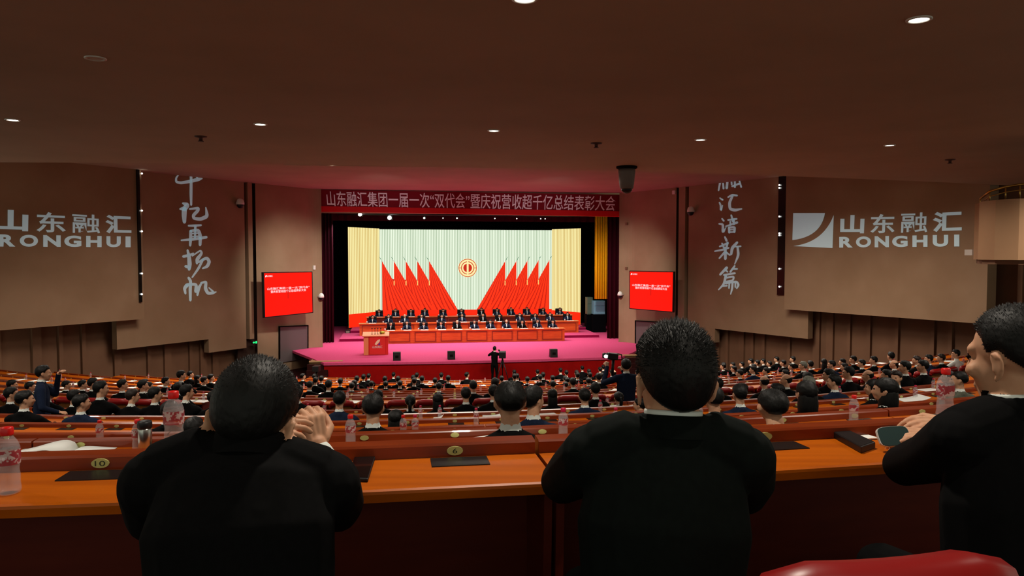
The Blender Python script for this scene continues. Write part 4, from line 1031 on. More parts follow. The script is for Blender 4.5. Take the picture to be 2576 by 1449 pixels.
# ------------------------------------------------------------------ desk rows
def wood(name, c1, c2, rough, coat):
    m = mottled(name, c1, c2, 2.2, rough, .25, (.55, 9, 9), 0, coat, 6); return m
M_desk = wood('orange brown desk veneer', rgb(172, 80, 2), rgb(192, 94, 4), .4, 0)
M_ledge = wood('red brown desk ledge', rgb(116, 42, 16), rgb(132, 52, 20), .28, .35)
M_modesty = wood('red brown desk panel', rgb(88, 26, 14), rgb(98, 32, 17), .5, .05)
M_plate = mat('pale brass number plate', rgb(206, 204, 128), .35, metal=.3)
M_digit = mat('dark engraved digit', rgb(40, 44, 20), .6)
M_inset = mat('black desk inset', rgb(14, 12, 12), .4)
PITCHX = .53
XC = [(1143 - 1288) / F * d for d in ROWD]
def rp(k, x, s, z):
    u, n = row_n(x); return Vector((x + n.x * s, row_y(k, x) + n.y * s, ROWT[k] + z))
def sweep(mb, k, x0, x1, sec, nseg):
    rings = []
    for i in range(nseg + 1):
        x = x0 + (x1 - x0) * i / nseg; rings.append([mb.bm.verts.new(rp(k, x, s, z)) for s, z in sec])
    n = len(sec)
    for a, b in zip(rings, rings[1:]):
        for j in range(n): mb.bm.faces.new((a[j], a[(j + 1) % n], b[(j + 1) % n], b[j]))
    mb.bm.faces.new(list(reversed(rings[0]))); mb.bm.faces.new(rings[-1])
TOP = [(-.315, -.012), (-.31, -.036), (.0, -.036), (.0, 0), (-.305, 0), (-.313, -.004)]
LED = [(0, -.036), (.004, .036), (.010, .043), (.062, .046), (.07, .040), (.07, -.036)]
def rowname(k):
    if k == 0: return 'the nearest desk row'
    if k <= 5: return f'the {ORD[k]} desk row from the nearest'
    if k == NR - 1: return 'the front desk row below the stage'
    if k >= NR - 3: return f'the {ORD[NR - 1 - k]} desk row from the stage'
    return f'the {ORD[k - 6]} desk row beyond the cross aisle' if k > 6 else 'the desk row along the cross aisle'
def desk(k, j0, j1, label):
    x0, x1 = XC[k] + PITCHX * j0 + .006, XC[k] + PITCHX * j1 - .006
    e = empty('conference_desk', rp(k, (x0 + x1) / 2, -.1, -.75), label, 'desk', 'rows of conference desks'); ns = max(2, int((x1 - x0) / .5))
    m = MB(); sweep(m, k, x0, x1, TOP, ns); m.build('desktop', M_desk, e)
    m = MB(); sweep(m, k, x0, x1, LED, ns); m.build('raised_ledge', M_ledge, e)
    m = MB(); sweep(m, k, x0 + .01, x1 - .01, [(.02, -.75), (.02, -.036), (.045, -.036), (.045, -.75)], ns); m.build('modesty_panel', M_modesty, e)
    for x in (x0 + .012, x1 - .012):
        m = MB(); u, n = row_n(x)
        m.prism([rp(k, x, s, z) - u * .012 for s, z in ((-.26, -.036), (-.22, -.75), (.045, -.75), (.045, -.036))], u * .024); m.build('end_panel', M_modesty, e)
    for j in range(math.ceil(j0), math.floor(j1) + 1):
        x = XC[k] + PITCHX * j; c = rp(k, x, .003, .0195); u, n = row_n(x); up = Vector((0, 0, 1)); w_ = .026 if k < 4 else .032
        m = MB(); m.prism([c + u * w_ * math.cos(a * .3927) + up * .0145 * math.sin(a * .3927) - n * .004 for a in range(16)], n * .006)
        pl_ = m.build('number_plate', M_plate, e)
        t = {(0, 0): '6', (0, -2): '10'}.get((k, j))
        if t:
            wd = .0075 * len(t); writing('engraved_number', t, lambda a, b: c + u * (a - .5) * wd * 2 + up * (b - .5) * .016 - n * .0048, M_digit, pl_)
        if k < 4:
            m = MB(); m.box(rp(k, x + .01, -.062, .001), (.18, .095, .004), u, n); m.build('leather_inset', M_inset, e)
BLOCKS = {}
for k in range(NR):
    yb = ROWD[k]; lo, hi = -.70 * (row_y(k, -.68 * yb)) - .6, .70 * row_y(k, .9 * .68 * yb) + .8
    for _ in range(8): lo = max(lo, wall_half(row_y(k, lo) - .6)[0]); hi = min(hi, wall_half(row_y(k, hi) + .3)[1])
    if k == 0: lo, hi = -1.6, 1.95
    jl, jh = math.floor((lo - XC[k]) / PITCHX), math.ceil((hi - XC[k]) / PITCHX)
    spans = []
    if k >= 5:
        ja = round((-6.6 - XC[k]) / PITCHX) + .5; jb = round((-5.3 - XC[k]) / PITCHX) + .5
        if jl < ja - 1: spans.append((jl - .5, ja))
        spans.append((jb, jh + .5))
    else: spans.append((jl - .5, jh + .5))
    BLOCKS[k] = spans
    units = []
    for a, b in spans:
        j = a
        while j < b - .1:
            nx = .5 + 5 * math.floor((j + 5 - .5) / 5 + 1e-6)
            if nx <= j + .1: nx += 5
            nx = min(nx, b)
            if b - nx < 1.6: nx = b
            units.append((j, nx)); j = nx
    for i, (a, b) in enumerate(units): desk(k, a, b, f'wooden desk unit, {nth(i)} from the left in {rowname(k)}')

# ------------------------------------------------------------------ red topped wooden chairs
M_redpad = mat('red chair leather', rgb(150, 22, 22), .35, spec=.4); M_shell = mottled('brown wood chair shell', rgb(128, 78, 34), rgb(140, 88, 40), 6, .4, .4, (4, 4, .5))
def hall_chair():
    e = empty('hall_chair', (0, 0, 0), None, None)
    m = MB(); m.prism([(-.21, -.2, .38), (.21, -.2, .38), (.21, .22, .40), (-.21, .22, .40)], (0, 0, .09)); m.build('seat', M_redpad, e, bevel=.025)
    m = MB(); n = 10
    out = [(.205 * math.sin((i / n - .5) * 2.0) / math.sin(1.0), -.33 + .05 * (1 - math.cos((i / n - .5) * 2.2)), 0) for i in range(n + 1)]
    m.prism([Vector(p) + Vector((0, .05, .18)) for p in out] + [Vector(p) + Vector((0, .085, .18)) for p in reversed(out)], (0, -.05, .64)); m.build('back_shell', M_shell, e)
    m = MB(); prof = []
    for i in range(n + 1):
        t = i / n; x = (t - .5) * .43; y = -.335 + .05 * (1 - math.cos((t - .5) * 2.2)); d = max(0, abs(t - .5) - .36) / .14
        prof.append((x, y, .875 - .06 * d * d, .062 - .02 * d))
    m.tube([p[:3] for p in prof], [p[3] for p in prof], 12); m.ball((prof[0][0], prof[0][1], prof[0][2]), .042, 10); m.ball((prof[-1][0], prof[-1][1], prof[-1][2]), .042, 10)
    m.build('top_pad', M_redpad, e)
    m = MB(); m.prism([(-.18, -.24, .44), (.18, -.24, .44), (.18, -.20, .44), (-.18, -.20, .44)], (0, -.05, .4)); m.build('back_cushion', M_redpad, e, bevel=.015)
    for s in (-1, 1):
        m = MB(); m.box((s * .235, -.03, .60), (.05, .40, .04)); m.box((s * .235, -.2, .33), (.04, .06, .54)); m.box((s * .235, .12, .33), (.04, .05, .54)); m.build('arm_frame', M_shell, e, bevel=.008)
    m = MB(); m.box((0, 0, .2), (.12, .12, .4)); m.lathe([(.2, 0), (.2, .02), (.05, .03)], (0, 0, 0), 16); m.build('pedestal', M_dark, e)
    return e
def seat_pos(k, x, back=.65):
    u, n = row_n(x); p = rp(k, x, -back, 0); p.z = ROWF[k]; return p
def face_rz(x): u, n = row_n(x); return math.atan2(-n.x, n.y)
ch0 = hall_chair(); ch_used = False; ch_n = {}
def put_chair(k, x, label, back=.62):
    global ch_used
    o = place_copy(ch0, not ch_used, seat_pos(k, x, back), face_rz(x), label, 'chair', 'red topped hall chairs'); ch_used = True; return o
# ------------------------------------------------------------------ the seated audience: (column, crown row, head width, look)
# look letters: n navy, g green black, y grey jacket, w white shirt; l long hair, p ponytail, b bald, c cropped, G grey hair, N brown hair;
# R / L head turned right / left, B turned round, v leaning forward, f slighter build
HEADS = """16 973 18 R|50 982 36 R|60 960 20 R|140 956 24 R|158 957 15 R|133 979 18 Rf|225 950 24 R|235 981 26 RNv|262 972 16 R|194 991 33 nR|300 954 22 R|284 969 26 Rv|330 955 20 R|357 953 16 R|367 961 17 R|368 985 24 R|344 985 16 Rv|432 931 17 R|473 933 14 R|491 943 13 Rl|525 941 13 R|508 947 11 R|440 961 24 |466 982 22 |513 972 22 v|402 1014 40 v|460 1058 46 v
758 939 12 R|773 940 11 |775 958 17 |823 955 18 |853 951 14 |868 955 13 l|895 945 11 |912 941 10 |925 939 9 |966 946 10 |977 946 10 |988 936 9 |850 983 32 n|882 962 15 |932 958 11 |945 958 11 |985 957 14 |948 980 22 |935 990 66 c|773 1036 42 b|991 1037 42 l|1047 937 10 |1038 943 10 |1026 950 14 |1109 937 10 |1103 962 17 |1075 976 17 |1050 990 27 lf|1029 998 28 pf|1174 936 13 R|1190 957 20 |1212 951 20 |1226 968 26 |1250 952 14 
1294 930 9 |1272 940 12 |1301 939 10 |1313 943 9 |1325 946 9 |1353 929 10 |1367 936 9 |1378 940 10 |1411 925 9 |1426 931 9 |1428 949 12 |1392 957 16 |1391 978 21 lf|1262 945 11 |1284 958 88 c|1342 970 52 nR|1442 935 9 b|1452 931 10 |1466 920 10 |1483 928 9 |1519 918 10 |1511 923 9 |1427 962 13 |1443 950 18 |1482 950 15 |1541 929 10 |1473 977 31 n|1551 990 24 pf|1622 1006 20 L|1508 938 17 |1400 942 10 |1335 948 11 |1500 962 22 
1800 915 10 L|1812 912 10 L|1823 914 9 L|1845 911 9 L|1865 910 9 L|1885 902 11 L|1909 905 12 L|1924 902 12 L|1958 897 12 L|1999 896 12 L|1807 932 14 L|1865 930 15 L|1886 921 14 nL|1812 950 18 |1836 949 17 b|1867 967 34 n|1830 966 26 L|1802 970 45 c|1914 944 17 bL|1926 925 13 L|1936 942 26 |1981 930 16 L|1961 964 32 L|2026 909 18 GL|2044 907 15 |2078 902 14 lf|2098 906 16 nL|1996 914 13 L|2045 930 18 L|2070 926 17 L|2042 946 30 G|2093 942 27 nL|2145 933 20 bL|2150 895 14 L|2174 904 16 L
2038 957 54 lf|2201 896 15 L|2248 885 16 |2256 905 14 bL|2270 908 18 L|2313 895 13 NL|2332 893 20 nL|2375 890 18 NL|2412 879 20 wL|2263 931 27 BNf|2189 933 24 nL|2238 950 52 lfL|2208 953 34 lfL|2395 932 25 nL|2423 934 32 ycL|1985 989 108 c|2330 905 14 L|2110 915 13 L
790 948 12 |805 945 11 |1060 945 11 |1075 950 12 |1090 944 10 |1290 948 12 |1352 940 10 |1462 936 11 |1495 935 10 |1530 934 11 |1940 908 11 L|1975 905 11 L|1850 920 12 L|1900 915 12 L|2010 912 13 L|2125 902 13 L|700 950 14 R|180 955 16 R|110 966 18 R|20 955 14 R|410 948 15 R|545 945 13 R"""
rr = random.Random(5)
def locate(px, py, w_):
    best = None
    for k in range(1, NR):
        r = (px - 1288) / F; x = r * ROWD[k]
        for _ in range(14):
            p = seat_pos(k, x); x += (r * p.y - p.x) * .8
        p = seat_pos(k, x); h = P(px, py, p.y + .03).z - p.z
        sz = .168 * F / p.y
        cost = abs(math.log(max(h, .2) / 1.30)) * 2.2 + abs(math.log(w_ / sz)) * .8
        if h > 1.66 or h < .88: cost += 3
        if best is None or cost < best[0]: best = (cost, k, x, h)
    return best
ppl = []
for ln in HEADS.split('\n'):
    for it in ln.split('|'):
        a = it.split(' '); px, py, w_ = float(a[0]), float(a[1]), float(a[2]); look = a[3] if len(a) > 3 else ''
        c, k, x, h = locate(px, py, w_); ppl.append([k, x, h, look, px, py, w_])
ppl.sort(key=lambda q: (q[0], q[1]))
keep = []
for q in ppl:      # two sitters cannot share a seat
    same = [o for o in keep if o[0] == q[0]]
    if same and q[1] - same[-1][1] < .42: q[1] = same[-1][1] + .42
    keep.append(q)
cnt = {}
for k, x, h, look, px, py, w_ in keep: cnt[k] = cnt.get(k, 0) + 1
idx = {}
SPECIAL = {}
for k, x, h, look, px, py, w_ in keep:
    i = idx.get(k, 0); idx[k] = i + 1
    sex = 'f' if ('f' in look or 'l' in look or 'p' in look) else 'm'
    yaw = -50 if 'R' in look else 50 if 'L' in look else 0
    lean = .28 if ('v' in look or h < 1.12) else 0
    me, hc, q = variant(sex, lean, yaw)
    crown = hc.z + .115; sz = min(max(h / crown, .74), 1.22); hs = min(max((w_ * row_y(k, x) / F) / .168, .9), 1.12)
    s = (min(max(sz, .92), 1.06) * hs) ** .5 if w_ > 24 else min(max(sz, .94), 1.05)
    hair = 'l' if 'l' in look else 'p' if 'p' in look else 'b' if 'b' in look else 'c' if 'c' in look else 's'
    hm = M_gray if 'G' in look else M_brown if 'N' in look else None
    su = next((c for c in look if c in 'ngyw'), 'k')
    rz = face_rz(x) * .75 + (math.pi * .62 if 'B' in look else 0)
    desc = {'l': 'long haired', 'p': 'ponytailed', 'b': 'balding', 'c': 'crop haired', 's': 'grey haired' if 'G' in look else 'brown haired' if 'N' in look else 'dark haired'}[hair]
    sd = {'n': 'navy suit', 'g': 'dark suit', 'y': 'grey jacket', 'w': 'white shirt', 'k': 'black suit'}[su]
    rn = rowname(k).replace('the ', '', 1)
    o_ = put_person(me, hc, q, seat_pos(k, x), rz, f'{desc} person in {sd}, {nth(i)} from left, {rn}', 'seated audience', hair, hm, su, (s, s, sz))
    if k <= 4 and hair != 'l': collars(o_, *NK[me.name], SUITS[su])

# chairs of the cross-aisle row, whose backs the aisle leaves open to view
k = 6; n_ = 0
for a, b in BLOCKS[k]:
    for j in range(math.ceil(a), math.floor(b) + 1):
        x = XC[k] + PITCHX * 1.09 * j if False else XC[k] + PITCHX * j
        put_chair(k, x, f'red topped wooden chair, {nth(n_)} from the left along the cross aisle'); n_ += 1

# ------------------------------------------------------------------ bottles and papers on the desks
M_pet = mat('clear bottle plastic', rgb(225, 222, 226), .08, spec=.8, alpha=.2)
M_cap = mat('red bottle cap', rgb(214, 20, 20), .35); M_pink = mat('magenta bottle cap', rgb(196, 24, 70), .35)
def labelmat():
    m = mat('red and white bottle label', rgb(196, 40, 60), .4); N, L, b = nodes(m)
    tc = N.new('ShaderNodeTexCoord'); sp = N.new('ShaderNodeSeparateXYZ'); nz = N.new('ShaderNodeTexNoise'); nz.inputs['Scale'].default_value = 55
    cr = N.new('ShaderNodeValToRGB'); e0, e1 = cr.color_ramp.elements; e0.color = rgb(176, 44, 60); e0.position = .52; e1.color = rgb(225, 205, 205); e1.position = .56
    L.new(tc.outputs['Object'], nz.inputs['Vector']); L.new(nz.outputs['Fac'], cr.inputs[0]); L.new(cr.outputs[0], b.inputs['Base Color']); b.inputs['Alpha'].default_value = .72; return m
M_label = labelmat()
BP = [(.020, 0), (.028, .003), (.031, .012), (.0285, .03), (.029, .05), (.0265, .066), (.029, .082), (.030, .115), (.0295, .128), (.024, .143), (.014, .157), (.0115, .162), (.0115, .166)]
def bottle_proto(fine):
    m = MB(); m.lathe(BP, (0, 0, 0), 28 if fine else 12); o = m.build('water_bottle', M_pet); 
    m = MB(); m.lathe([(.0155, .160), (.016, .163), (.016, .178), (.0145, .182), (.001, .183)], (0, 0, 0), 24 if fine else 10); m.build('cap', M_cap, o)
    m = MB(); m.lathe([(.0298, .082), (.0308, .1), (.0306, .122)], (0, 0, 0), 28 if fine else 12, cap=False); m.build('label_sleeve', M_label, o)
    if fine:
        m = MB(); m.lathe([(r * .93, z + .002) for r, z in BP[:9]] + [(.0265, .126)], (0, 0, 0), 24); m.build('water', mat('water', rgb(205, 180, 180), .05, spec=.6, alpha=.12), o)
        for i in range(1): pass
    return o
b_far, b_near = bottle_proto(False), bottle_proto(True); used = {id(b_far): False, id(b_near): False}
BOT = []
def bottle(p, fine, label, cap=None, sc=1.0):
    pr = b_near if fine else b_far; o = pr if not used[id(pr)] else copy_tree(pr); used[id(pr)] = True
    o.location = p; o.scale = (sc, sc, sc); o.rotation_euler.z = rr.uniform(0, 6)
    if cap:
        c = next(c for c in o.children if c.name.startswith('cap')); c.material_slots[0].link = 'OBJECT'; c.material_slots[0].material = cap
    BOT.append((o, label)); return o
def desk_at(px, py, s=-.14):
    best = None
    for k in range(NR):
        r = (px - 1288) / F; x = r * ROWD[k]
        for _ in range(12): p = rp(k, x, s, 0); x += (r * p.y - p.x) * .8
        p = rp(k, x, s, 0); d = abs(proj(p)[1] - py)
        if best is None or d < best[0]: best = (d, k, x)
    return best[1], best[2]
SH = {}
def lay(k, x, s, w_, h_, rz, curl=0.0):
    u, n = row_n(x); p = rp(k, x, s, .001); SH.setdefault(k, []).append((x, p, math.atan2(u.y, u.x) + rz, w_, h_, curl))
PAPERS = """1205 1106 .30 .05|1358 1100 .2 0|725 1122 .3 0|830 1068 .36 0|1372 1045 .36 0|1545 1026 .40 0|2300 1002 .36 .1|2345 977 .36 0|2325 966 .2 0|335 1003 .42 .08|430 1012 .36 0|500 1009 .34 0|255 1037 .22 0|420 978 .3 0|405 1000 .22 0|195 986 .3 .06|8 998 .3 0|208 978 .3 0|810 991 .22 0|742 1003 .3 0|885 999 .4 0|905 988 .3 0|1090 1005 .22 .1|1070 993 .2 0|1375 985 .36 0|1415 989 .34 0|1395 967 .3 0|1540 988 .34 .1|1240 1047 .3 .08|1100 1053 .14 .1|735 1045 .2 0|1605 1019 .21 0|2232 931 .4 0|2243 922 .34 0|2302 912 .34 0|2304 928 .34 0|2365 921 .34 0|2395 912 .4 0|2222 914 .3 0|2001 958 .36 0|1998 938 .26 .1|1944 934 .3 0|1852 970 .3 0|2050 927 .2 0|2120 929 .3 0|2157 914 .3 0|1890 925 .2 0|1000 1012 .2 0|1320 975 .3 0|1275 960 .3 0|1165 966 .3 0"""
for it in PAPERS.split('|'):
    px, py, w_, cu = map(float, it.split()); k, x = desk_at(px, py); lay(k, x, -.15, w_, .26 if w_ > .28 else .2, rr.uniform(-.25, .25), cu)
BTL = """878 1117 1|1418 1102 1|337 1140 1|1764 1062 1|2155 1064 1|2248 1037 1|2378 1030 1|1012 1096 2|1042 1086 2|241 1103 2|2118 1003 3|2218 1015 3|2310 997 3|1056 1052 3|1105 1049 3|1197 1061 3|1551 1069 3|1512 1031 4|770 1040 4|812 1045 4|2355 972 5|1530 1016 5|1859 970 7|1948 1000 5|1400 970 9"""
BK = []
for it in BTL.split('|'):
    px, py, k = map(float, it.split()); k2, x = desk_at(px, py, -.10); BK.append((k2, x))
occ = {}
for k, x, h, look, px, py, w_ in keep: occ.setdefault(k, []).append(x)
for k in range(6, NR):
    for a, b in BLOCKS[k]:
        for j in range(math.ceil(a), math.floor(b) + 1):
            x = XC[k] + PITCHX * j; pxx = proj(rp(k, x, 0, 0))[0]
            if not (20 < pxx < 2440): continue
            full = any(abs(x - o) < .3 for o in occ.get(k, []))
            if rr.random() < (.62 if full else .36): lay(k, x + rr.uniform(-.08, .08), -.16, rr.choice((.22, .22, .4)), .26, rr.uniform(-.2, .2))
            if rr.random() < (.42 if full else .30) and len(BK) < 230: BK.append((k, x + .2))
for k in sorted(SH):
    L_ = sorted(SH[k], key=lambda t: t[0])
    for i, (x, p, rz, w_, h_, cu) in enumerate(L_): sheet(p, rz, w_, h_, f'white papers, {nth(i)} from the left on {rowname(k)}', 'papers on the desks', cu)
BK.sort(); cnt = {}
for k, x in BK:
    i = cnt.get(k, 0); cnt[k] = i + 1
    bottle(rp(k, x, -.10, .0005), k < 3, f'water bottle, {nth(i)} from the left on {rowname(k)}', M_pink if rr.random() < .25 else None)
for o, l in BOT: tag(o, l, 'bottle', 'water bottles on the desks')
# ------------------------------------------------------------------ three men in the nearest row
FZ = ROWF[0]
def V4(px, py, d, r, *k): p = P(px, py, d); return (p.x, p.y, p.z, r, *k)
def Z4(px, d, z, r): return (px_x(px, d), d, FZ + z, r)
def near_person(f, hc, q, suit, label, hair, spikes, seed, vox=.006, hs=1.0, slen=1.0, neck=None):
    me = f.build('person', vox, 8)
    hm_ = HANDS.build('hands', .0032, 3); bm = bmesh.new(); bm.from_mesh(me); bm.from_mesh(hm_); bm.to_mesh(me); bm.free(); me.polygons.foreach_set('use_smooth', np.ones(len(me.polygons), bool))
    for m_ in (M_skin, suit, M_shirt, M_lip, M_eye, M_shoe): me.materials.append(m_)
    o = bpy.data.objects.new('person', me); COL.objects.link(o); base = Vector((hc.x, hc.y, FZ)); me.transform(Matrix.Translation(-base)); o.location = base
    tag(o, label, 'person')
    collars(o, neck[0] - base, neck[1] - base, suit, 1.04)
    hm = hair_mesh(hair, spikes, seed, 'hair', slen, 3); hm.materials.append(M_hair); h = bpy.data.objects.new('hair', hm); COL.objects.link(h); h.parent = o; h.location = hc - base
    h.rotation_euler = q.to_euler(); h.scale = (hs,) * 3; return o
HANDS = Fig()
def lower_body(f, px, d):
    x = px_x(px, d)
    for s in (-1, 1):
        f.limb([(x + s * .09, d - .02, FZ + .50, .09), (x + s * .11, d + .22, FZ + .52, .082), (x + s * .12, d + .44, FZ + .50, .064)]); f.limb([(x + s * .12, d + .44, FZ + .48, .06), (x + s * .12, d + .42, FZ + .25, .052), (x + s * .12, d + .40, FZ + .09, .042)])
        f.limb([(x + s * .12, d + .38, FZ + .045, .04), (x + s * .125, d + .52, FZ + .035, .034), (x + s * .13, d + .60, FZ + .028, .026)], SHOE, .8)
# (the hands are modelled finer and joined to the body under the cuffs)
# left man: leaning on his elbows, one hand closed before his chin
HANDS = Fig(); f = Fig(); q = Matrix.Rotation(R(8), 3, 'Y') @ Matrix.Rotation(R(-22), 3, 'X'); hc = P(640, 1043, 1.52)
f.limb([(*Z4(600, 1.40, .50, .17), .75), (*Z4(600, 1.38, .68, .17), .72), V4(600, 1330, 1.42, .185, .62), V4(612, 1230, 1.46, .165, .6), V4(618, 1175, 1.5, .11, .7)])
f.limb([V4(425, 1205, 1.50, .082), V4(520, 1160, 1.49, .075), V4(620, 1150, 1.49, .07), V4(710, 1180, 1.49, .07), V4(802, 1212, 1.50, .076)], SUIT, .9)
f.limb([V4(628, 1125, 1.49, .066), V4(634, 1092, 1.495, .060)]); f.limb([V4(628, 1130, 1.50, .052), V4(636, 1060, 1.52, .052)], SKIN); head(f, hc, q)
f.limb([V4(402, 1215, 1.50, .080), V4(396, 1290, 1.62, .066), V4(455, 1320, 1.86, .056)]); f.limb([V4(455, 1320, 1.86, .054), V4(600, 1180, 1.86, .040)]); f.limb([V4(596, 1184, 1.86, .038), V4(632, 1148, 1.86, .033)], SHIRT)
w1 = P(640, 1140, 1.86); hand(HANDS, w1, (.72, .12, .62), (-.5, -.5, .6), .42, 1, 1.0)
f.limb([V4(812, 1222, 1.50, .076), V4(846, 1262, 1.68, .062), V4(850, 1284, 1.88, .054)]); f.limb([V4(850, 1284, 1.88, .054), V4(828, 1205, 1.93, .048), V4(808, 1152, 1.96, .041)])
f.limb([V4(807, 1148, 1.96, .037), V4(802, 1136, 1.97, .036)], SHIRT)
w2 = P(800, 1134, 1.97); hand(HANDS, w2, (-.20, .12, 1), (.72, -.62, .12), .82, -1, 1.0)
lower_body(f, 600, 1.42)
near_person(f, hc, q, M_suit, 'dark haired person in black suit leaning forward with a fist raised, nearest row left', 'short', 2600, 21, slen=.34, neck=(P(631, 1112, 1.497), P(636, 1070, 1.51)))
# middle man: upright, hands folded on the desk ledge
HANDS = Fig(); f = Fig(); q = Matrix.Rotation(R(6), 3, 'Z'); hc = P(1697, 946, 1.62)
f.limb([(*Z4(1670, 1.56, .50, .17), .75), (*Z4(1670, 1.54, .68, .165), .72), V4(1672, 1330, 1.56, .185, .62), V4(1680, 1210, 1.60, .17, .6), V4(1690, 1140, 1.62, .12, .7)])
f.limb([V4(1510, 1140, 1.62, .076), V4(1590, 1110, 1.61, .072), V4(1690, 1100, 1.61, .070), V4(1780, 1112, 1.61, .072), V4(1852, 1142, 1.62, .076)], SUIT, .9)
f.limb([V4(1693, 1085, 1.61, .068), V4(1694, 1056, 1.615, .062)]); pass; f.limb([V4(1692, 1080, 1.615, .054), V4(1694, 990, 1.625, .054)], SKIN); head(f, hc, q)
f.limb([V4(1500, 1148, 1.62, .076), V4(1448, 1185, 1.78, .066), V4(1414, 1212, 1.98, .058)]); f.limb([V4(1414, 1212, 1.98, .056), V4(1500, 1140, 2.25, .046), V4(1545, 1105, 2.36, .038)])
hand(HANDS, P(1548, 1098, 2.38), (.8, .5, .12), (.0, -.2, 1), .5, -1, 1.0)
f.limb([V4(1862, 1150, 1.62, .076), V4(1880, 1205, 1.80, .066), V4(1874, 1240, 2.0, .058)]); f.limb([V4(1874, 1240, 2.0, .056), V4(1740, 1150, 2.25, .046), V4(1650, 1104, 2.38, .038)])
hand(HANDS, P(1640, 1098, 2.40), (-.9, .3, .1), (.0, -.2, 1), .5, 1, 1.0)
lower_body(f, 1670, 1.56)
near_person(f, hc, q, M_green, 'short spiky haired person in dark green black suit, seen from behind, nearest row middle', 'short', 4200, 22, slen=.7, neck=(P(1693, 1062, 1.617), P(1694, 1000, 1.625)))
# right man: face turned left, hands together over the desk
HANDS = Fig(); f = Fig(); q = Matrix.Rotation(R(28), 3, 'Z') @ Matrix.Rotation(R(-8), 3, 'X'); hc = P(2548, 888, 1.80)
f.limb([(*Z4(2600, 1.72, .50, .18), .75), (*Z4(2600, 1.70, .68, .18), .72), V4(2590, 1300, 1.72, .20, .62), V4(2580, 1180, 1.76, .185, .6), V4(2570, 1100, 1.78, .13, .7)])
f.limb([V4(2428, 1095, 1.76, .074), V4(2500, 1068, 1.78, .074), V4(2570, 1056, 1.79, .074), V4(2650, 1072, 1.82, .074), V4(2735, 1110, 1.86, .076)], SUIT, .9)
f.limb([V4(2556, 1035, 1.785, .070), V4(2553, 1010, 1.79, .064)]); pass; f.limb([V4(2558, 1040, 1.79, .056), V4(2545, 945, 1.80, .057)], SKIN); head(f, hc, q)
f.limb([V4(2420, 1105, 1.76, .076), V4(2345, 1150, 1.92, .066), V4(2272, 1172, 2.12, .057)]); f.limb([V4(2272, 1172, 2.12, .056), V4(2320, 1130, 2.36, .046), V4(2352, 1100, 2.46, .037)])
hand(HANDS, P(2350, 1096, 2.46), (-.93, .25, -.02), (.05, -.35, .9), .45, 1, 1.02)
f.limb([V4(2740, 1110, 1.86, .076), V4(2690, 1120, 2.1, .064), V4(2600, 1115, 2.36, .056)]); f.limb([V4(2600, 1115, 2.36, .054), V4(2470, 1085, 2.48, .046), V4(2392, 1070, 2.54, .038)])
hand(HANDS, P(2386, 1068, 2.55), (-1, -.05, .02), (-.05, -.45, .9), .38, -1, 1.05)
lower_body(f, 2600, 1.72)
near_person(f, hc, q, M_suit, 'person in black suit with face turned left and hands joined, at the right edge', 'crew', 2600, 23, hs=1.0, slen=.34, neck=(P(2552, 1016, 1.793), P(2546, 950, 1.80)))

put_chair(0, .34, 'large red leather chair top at the lower right, nearest row', 1.05)

# ------------------------------------------------------------------ things on the nearest two desks
def on_desk(k, px, py, z=.0):
    v = ray(px, py); t = (ROWT[k] + z - EYE) / v.z; return Vector((v.x * t, v.y * t, ROWT[k] + z))
o = bottle(on_desk(0, 22, 1241, .0008), True, ''); tag(o, 'large water bottle with red cap at the left edge of the nearest desk', 'bottle', 'water bottles on the desks')
for px, d, lab in ((503, 2.52, 'red capped water bottle beside the left man, nearest desk'), (2400, 2.76, 'red capped water bottle behind the right man, nearest desk')):
    x = px_x(px, d); o = bottle(rp(0, x, .036, .0465), True, ''); tag(o, lab, 'bottle', 'water bottles on the desks')
BOT = [b for b in BOT if b[1]]
def slab(corners, k, th, m_, name, lab, cat, z=.0008, edge=None):
    pts = [on_desk(k, px, py, z) for px, py in corners]; c = sum(pts, Vector()) / len(pts)
    e = empty(name, c, lab, cat); m = MB(); m.prism(pts, (0, 0, th)); m.build('case', m_, e, bevel=.003)
    top = [c + (p - c) * .93 + Vector((0, 0, th)) for p in pts]; m = MB(); m.prism(top, (0, 0, .0008)); m.build('screen' if cat == 'phone' else 'cover', edge or mat('dark glass', rgb(8, 9, 12), .08, spec=.6), e); return e
slab([(872, 1211), (926, 1213), (946, 1150), (893, 1152)], 0, .010, M_black, 'phone', 'black phone lying beside the left man on the nearest desk', 'phone')
slab([(2166, 1141), (2202, 1128), (2122, 1091), (2080, 1092)], 0, .022, M_black, 'phone_case', 'thick black case lying beside the right man on the nearest desk', 'case', edge=M_black)
# phone with a white rim held by the right man
c = P(2248, 1098, 2.47); e = empty('phone', c, 'phone with teal back and white rim in the hands of the right man', 'phone')
ux = Vector((.95, .1, .05)).normalized(); uy = Vector((-.05, .55, .83)).normalized(); uz = ux.cross(uy).normalized(); uy = uz.cross(ux)
m = MB(); pts = [c + ux * .056 * math.copysign(abs(math.cos(a)) ** .45, math.cos(a)) + uy * .034 * math.copysign(abs(math.sin(a)) ** .45, math.sin(a)) for a in [i * .3142 for i in range(20)]]
m.prism([p - uz * .004 for p in pts], uz * .008); m.build('white_rim', M_white, e)
m = MB(); m.prism([c + (p - c) * .95 + uz * .004 for p in pts], uz * .003); m.build('back_cover', mat('dark teal plastic', rgb(40, 66, 66), .5), e)
m = MB(); m.prism([c + (p - c) * .9 - uz * .0045 for p in pts], uz * -.001); m.build('screen', mat('dark glass', rgb(8, 9, 12), .08), e)
o = sheet(on_desk(0, 2178, 1101, .003), .3, .06, .05, 'small white paper corner under the hands of the right man'); 
